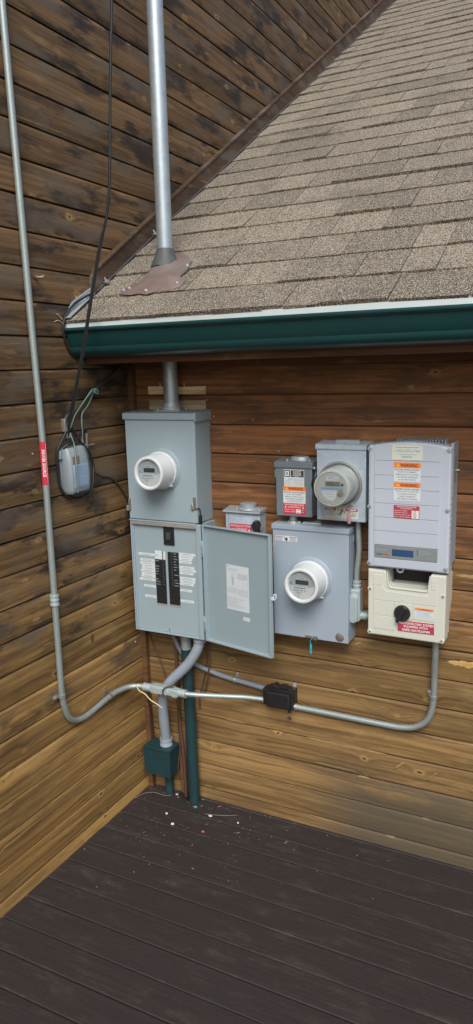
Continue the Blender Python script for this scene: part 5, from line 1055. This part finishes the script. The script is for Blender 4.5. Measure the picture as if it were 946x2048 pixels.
wire('loop_cable', [(0.034, -0.560, 2.03), (0.030, -0.595, 1.985), (0.024, -0.622, 1.94), (0.022, -0.624, 1.86), (0.024, -0.616, 1.78), (0.040, -0.580, 1.732), (0.062, -0.510, 1.722), (0.066, -0.445, 1.758), (0.050, -0.410, 1.82), (0.044, -0.400, 1.86), (0.046, -0.425, 1.92), (0.042, -0.48, 1.975), (0.040, -0.535, 2.045)], 0.0060, 'cable', 'black cable looped right round the grey cable box', 'cable')
wire('loop_cable', [(0.036, -0.596, 1.955), (0.05, -0.57, 1.972), (0.045, -0.52, 1.985), (0.040, -0.470, 2.008), (0.034, -0.438, 2.022), (0.030, -0.420, 2.018), (0.030, -0.418, 1.998)], 0.0070, 'cable', 'short black cable arching over the top of the grey cable box', 'cable')
wire('wall_cable', [(0.045, -0.405, 1.83), (0.030, -0.375, 1.815), (0.024, -0.31, 1.790), (0.024, -0.25, 1.775), (0.024, -0.19, 1.735), (0.026, -0.14, 1.675), (0.03, -0.10, 1.62)], 0.0048, 'cable_grey', 'thin dark cable running from the grey box behind the big cabinet', 'cable')
for i, (pts, lab) in enumerate((
    ([(0.034, -0.345, 2.200), (0.046, -0.375, 2.205), (0.040, -0.43, 2.155), (0.042, -0.50, 2.100), (0.040, -0.54, 2.04)], 'faded green wire stretched tight under the dark wall cable'),
    ([(0.036, -0.350, 2.195), (0.036, -0.40, 2.135), (0.044, -0.455, 2.10), (0.05, -0.47, 2.05), (0.046, -0.465, 2.00), (0.036, -0.47, 1.97)], 'faded green wire bowing out below the knot'),
    ([(0.042, -0.545, 2.02), (0.060, -0.545, 1.96), (0.088, -0.575, 1.90), (0.096, -0.585, 1.86), (0.098, -0.580, 1.80), (0.09, -0.578, 1.755)], 'faded green wire hanging down the front of the grey box'))):
    wire('ground_wire', pts, 0.0030, 'wire_green', lab)
g = G()
for k in range(5):
    a = k * 1.25; g.tube(spline([(0.036, -0.335 + 0.004 * k, 2.185 + 0.004 * k), (0.050, -0.345 + 0.012 * math.cos(a), 2.195 + 0.012 * math.sin(a)), (0.040, -0.360, 2.205), (0.034, -0.350 + 0.01 * math.sin(a), 2.19)], 5), 0.003, 6)
single('wire_knot', g, 'wire_green', 'knot of faded green wire tied round the dark wall cable', 'wire', (0.04, -0.35, 2.185), sharp=70)
wire('gutter_cable', [(0.030, -0.10, 2.30), (0.035, -0.30, 2.318), (0.02, -0.372, 2.345), (0.021, -0.44, 2.352), (0.022, -0.492, 2.385), (0.022, -0.520, 2.45), (0.024, -0.515, 2.51), (0.03, -0.455, 2.58), (0.045, -0.36, 2.63), (0.047, -0.27, 2.655)], 0.0055, 'cable', 'thin black cable hugging the gutter end and roof corner', 'cable')
for k, (pts, lab) in enumerate((([(0.024, -0.525, 2.515), (0.022, -0.545, 2.535), (0.02, -0.56, 2.54)], 'short pale wire end at the gutter corner, upper of two'), ([(0.024, -0.522, 2.50), (0.022, -0.55, 2.512), (0.02, -0.575, 2.505)], 'short pale wire end at the gutter corner, lower of two'))):
    wire('wire_end', pts, 0.0016, 'wire_cream', lab, n=6)

# ================================================================== LITTER ON THE DECK
def scrap(x, y_, s, mat, label, seed, flat=True):
    s *= 0.85; r_ = random.Random(seed); n = 5
    P = [(x + s * r_.uniform(0.6, 1.1) * math.cos(2 * math.pi * i / n), y_ + s * r_.uniform(0.5, 0.9) * math.sin(2 * math.pi * i / n)) for i in range(n)]
    g = G(); g.prism(FZ3, P, -0.002, 0.0035, 0.0008)
    return single('scrap', g, mat, label, 'scrap', (x, y_, 0.0), 'scraps lying on the deck')
scrap(0.362, -0.118, 0.012, 'debris_green', 'small green scrap at the foot of the green riser', 1)
scrap(0.470, -0.155, 0.013, 'debris_white', 'pale bluish scrap on the deck right of the green riser', 2)
scrap(0.330, -0.300, 0.015, 'debris_white', 'white square scrap lying on the bare dark deck', 3)
scrap(0.505, -0.290, 0.011, 'debris_pink', 'small pink scrap on the dark deck', 4)
scrap(0.252, -0.235, 0.009, 'debris_white', 'tiny white scrap in front of the green box', 5)
scrap(0.205, -0.055, 0.010, 'debris_white', 'tiny white scrap between stub pipe and riser', 6)
scrap(0.63, -0.150, 0.008, 'debris_white', 'tiny white scrap close to the plank wall', 7)
g = G(); rl_ = random.Random(17)
for i in range(260):
    x = abs(rl_.gauss(0.35, 0.45)) + 0.02; y_ = -abs(rl_.gauss(0.12, 0.28)) - 0.015; s = rl_.uniform(0.0008, 0.0026) * (0.8 if i % 7 else 1.6); a = rl_.uniform(0, 3.14); l = rl_.uniform(1, 3.2)
    ca, sa = math.cos(a), math.sin(a); z = rl_.uniform(0.001, 0.004)
    g.faces([(x + (u * ca - v * sa) * s, y_ + (u * sa + v * ca) * s, z + (0.0015 if k % 2 else 0)) for k, (u, v) in enumerate(((-l, -1), (l, -0.8), (l * 0.9, 1), (-l, 0.7)))], [(0, 1, 2, 3)])
lit = part('dust_and_litter', g, 'debris_tan', None); lit['kind'] = 'stuff'; lit['label'] = 'pale dust, chips and dry litter scattered over the dark deck'; lit['category'] = 'litter'
for i, (pts, lab) in enumerate((([(0.02, -0.20, 0.006), (0.05, -0.14, 0.012), (0.10, -0.115, 0.016), (0.16, -0.11, 0.010), (0.19, -0.09, 0.006)], 'thin pale wire curled on the deck in front of the stub pipe'), ([(0.44, -0.16, 0.005), (0.50, -0.155, 0.012), (0.56, -0.13, 0.010), (0.60, -0.10, 0.006)], 'thin pale wire curl on the deck along the plank wall'))):
    wire('loose_wire', pts, 0.0013, 'debris_tan', lab, n=6)
wire('loose_wire', [(0.20, -0.06, 0.010), (0.24, -0.055, 0.014), (0.29, -0.10, 0.008), (0.27, -0.03, 0.008)], 0.005, 'cable', 'short black cable end lying between stub pipe and riser', n=6)
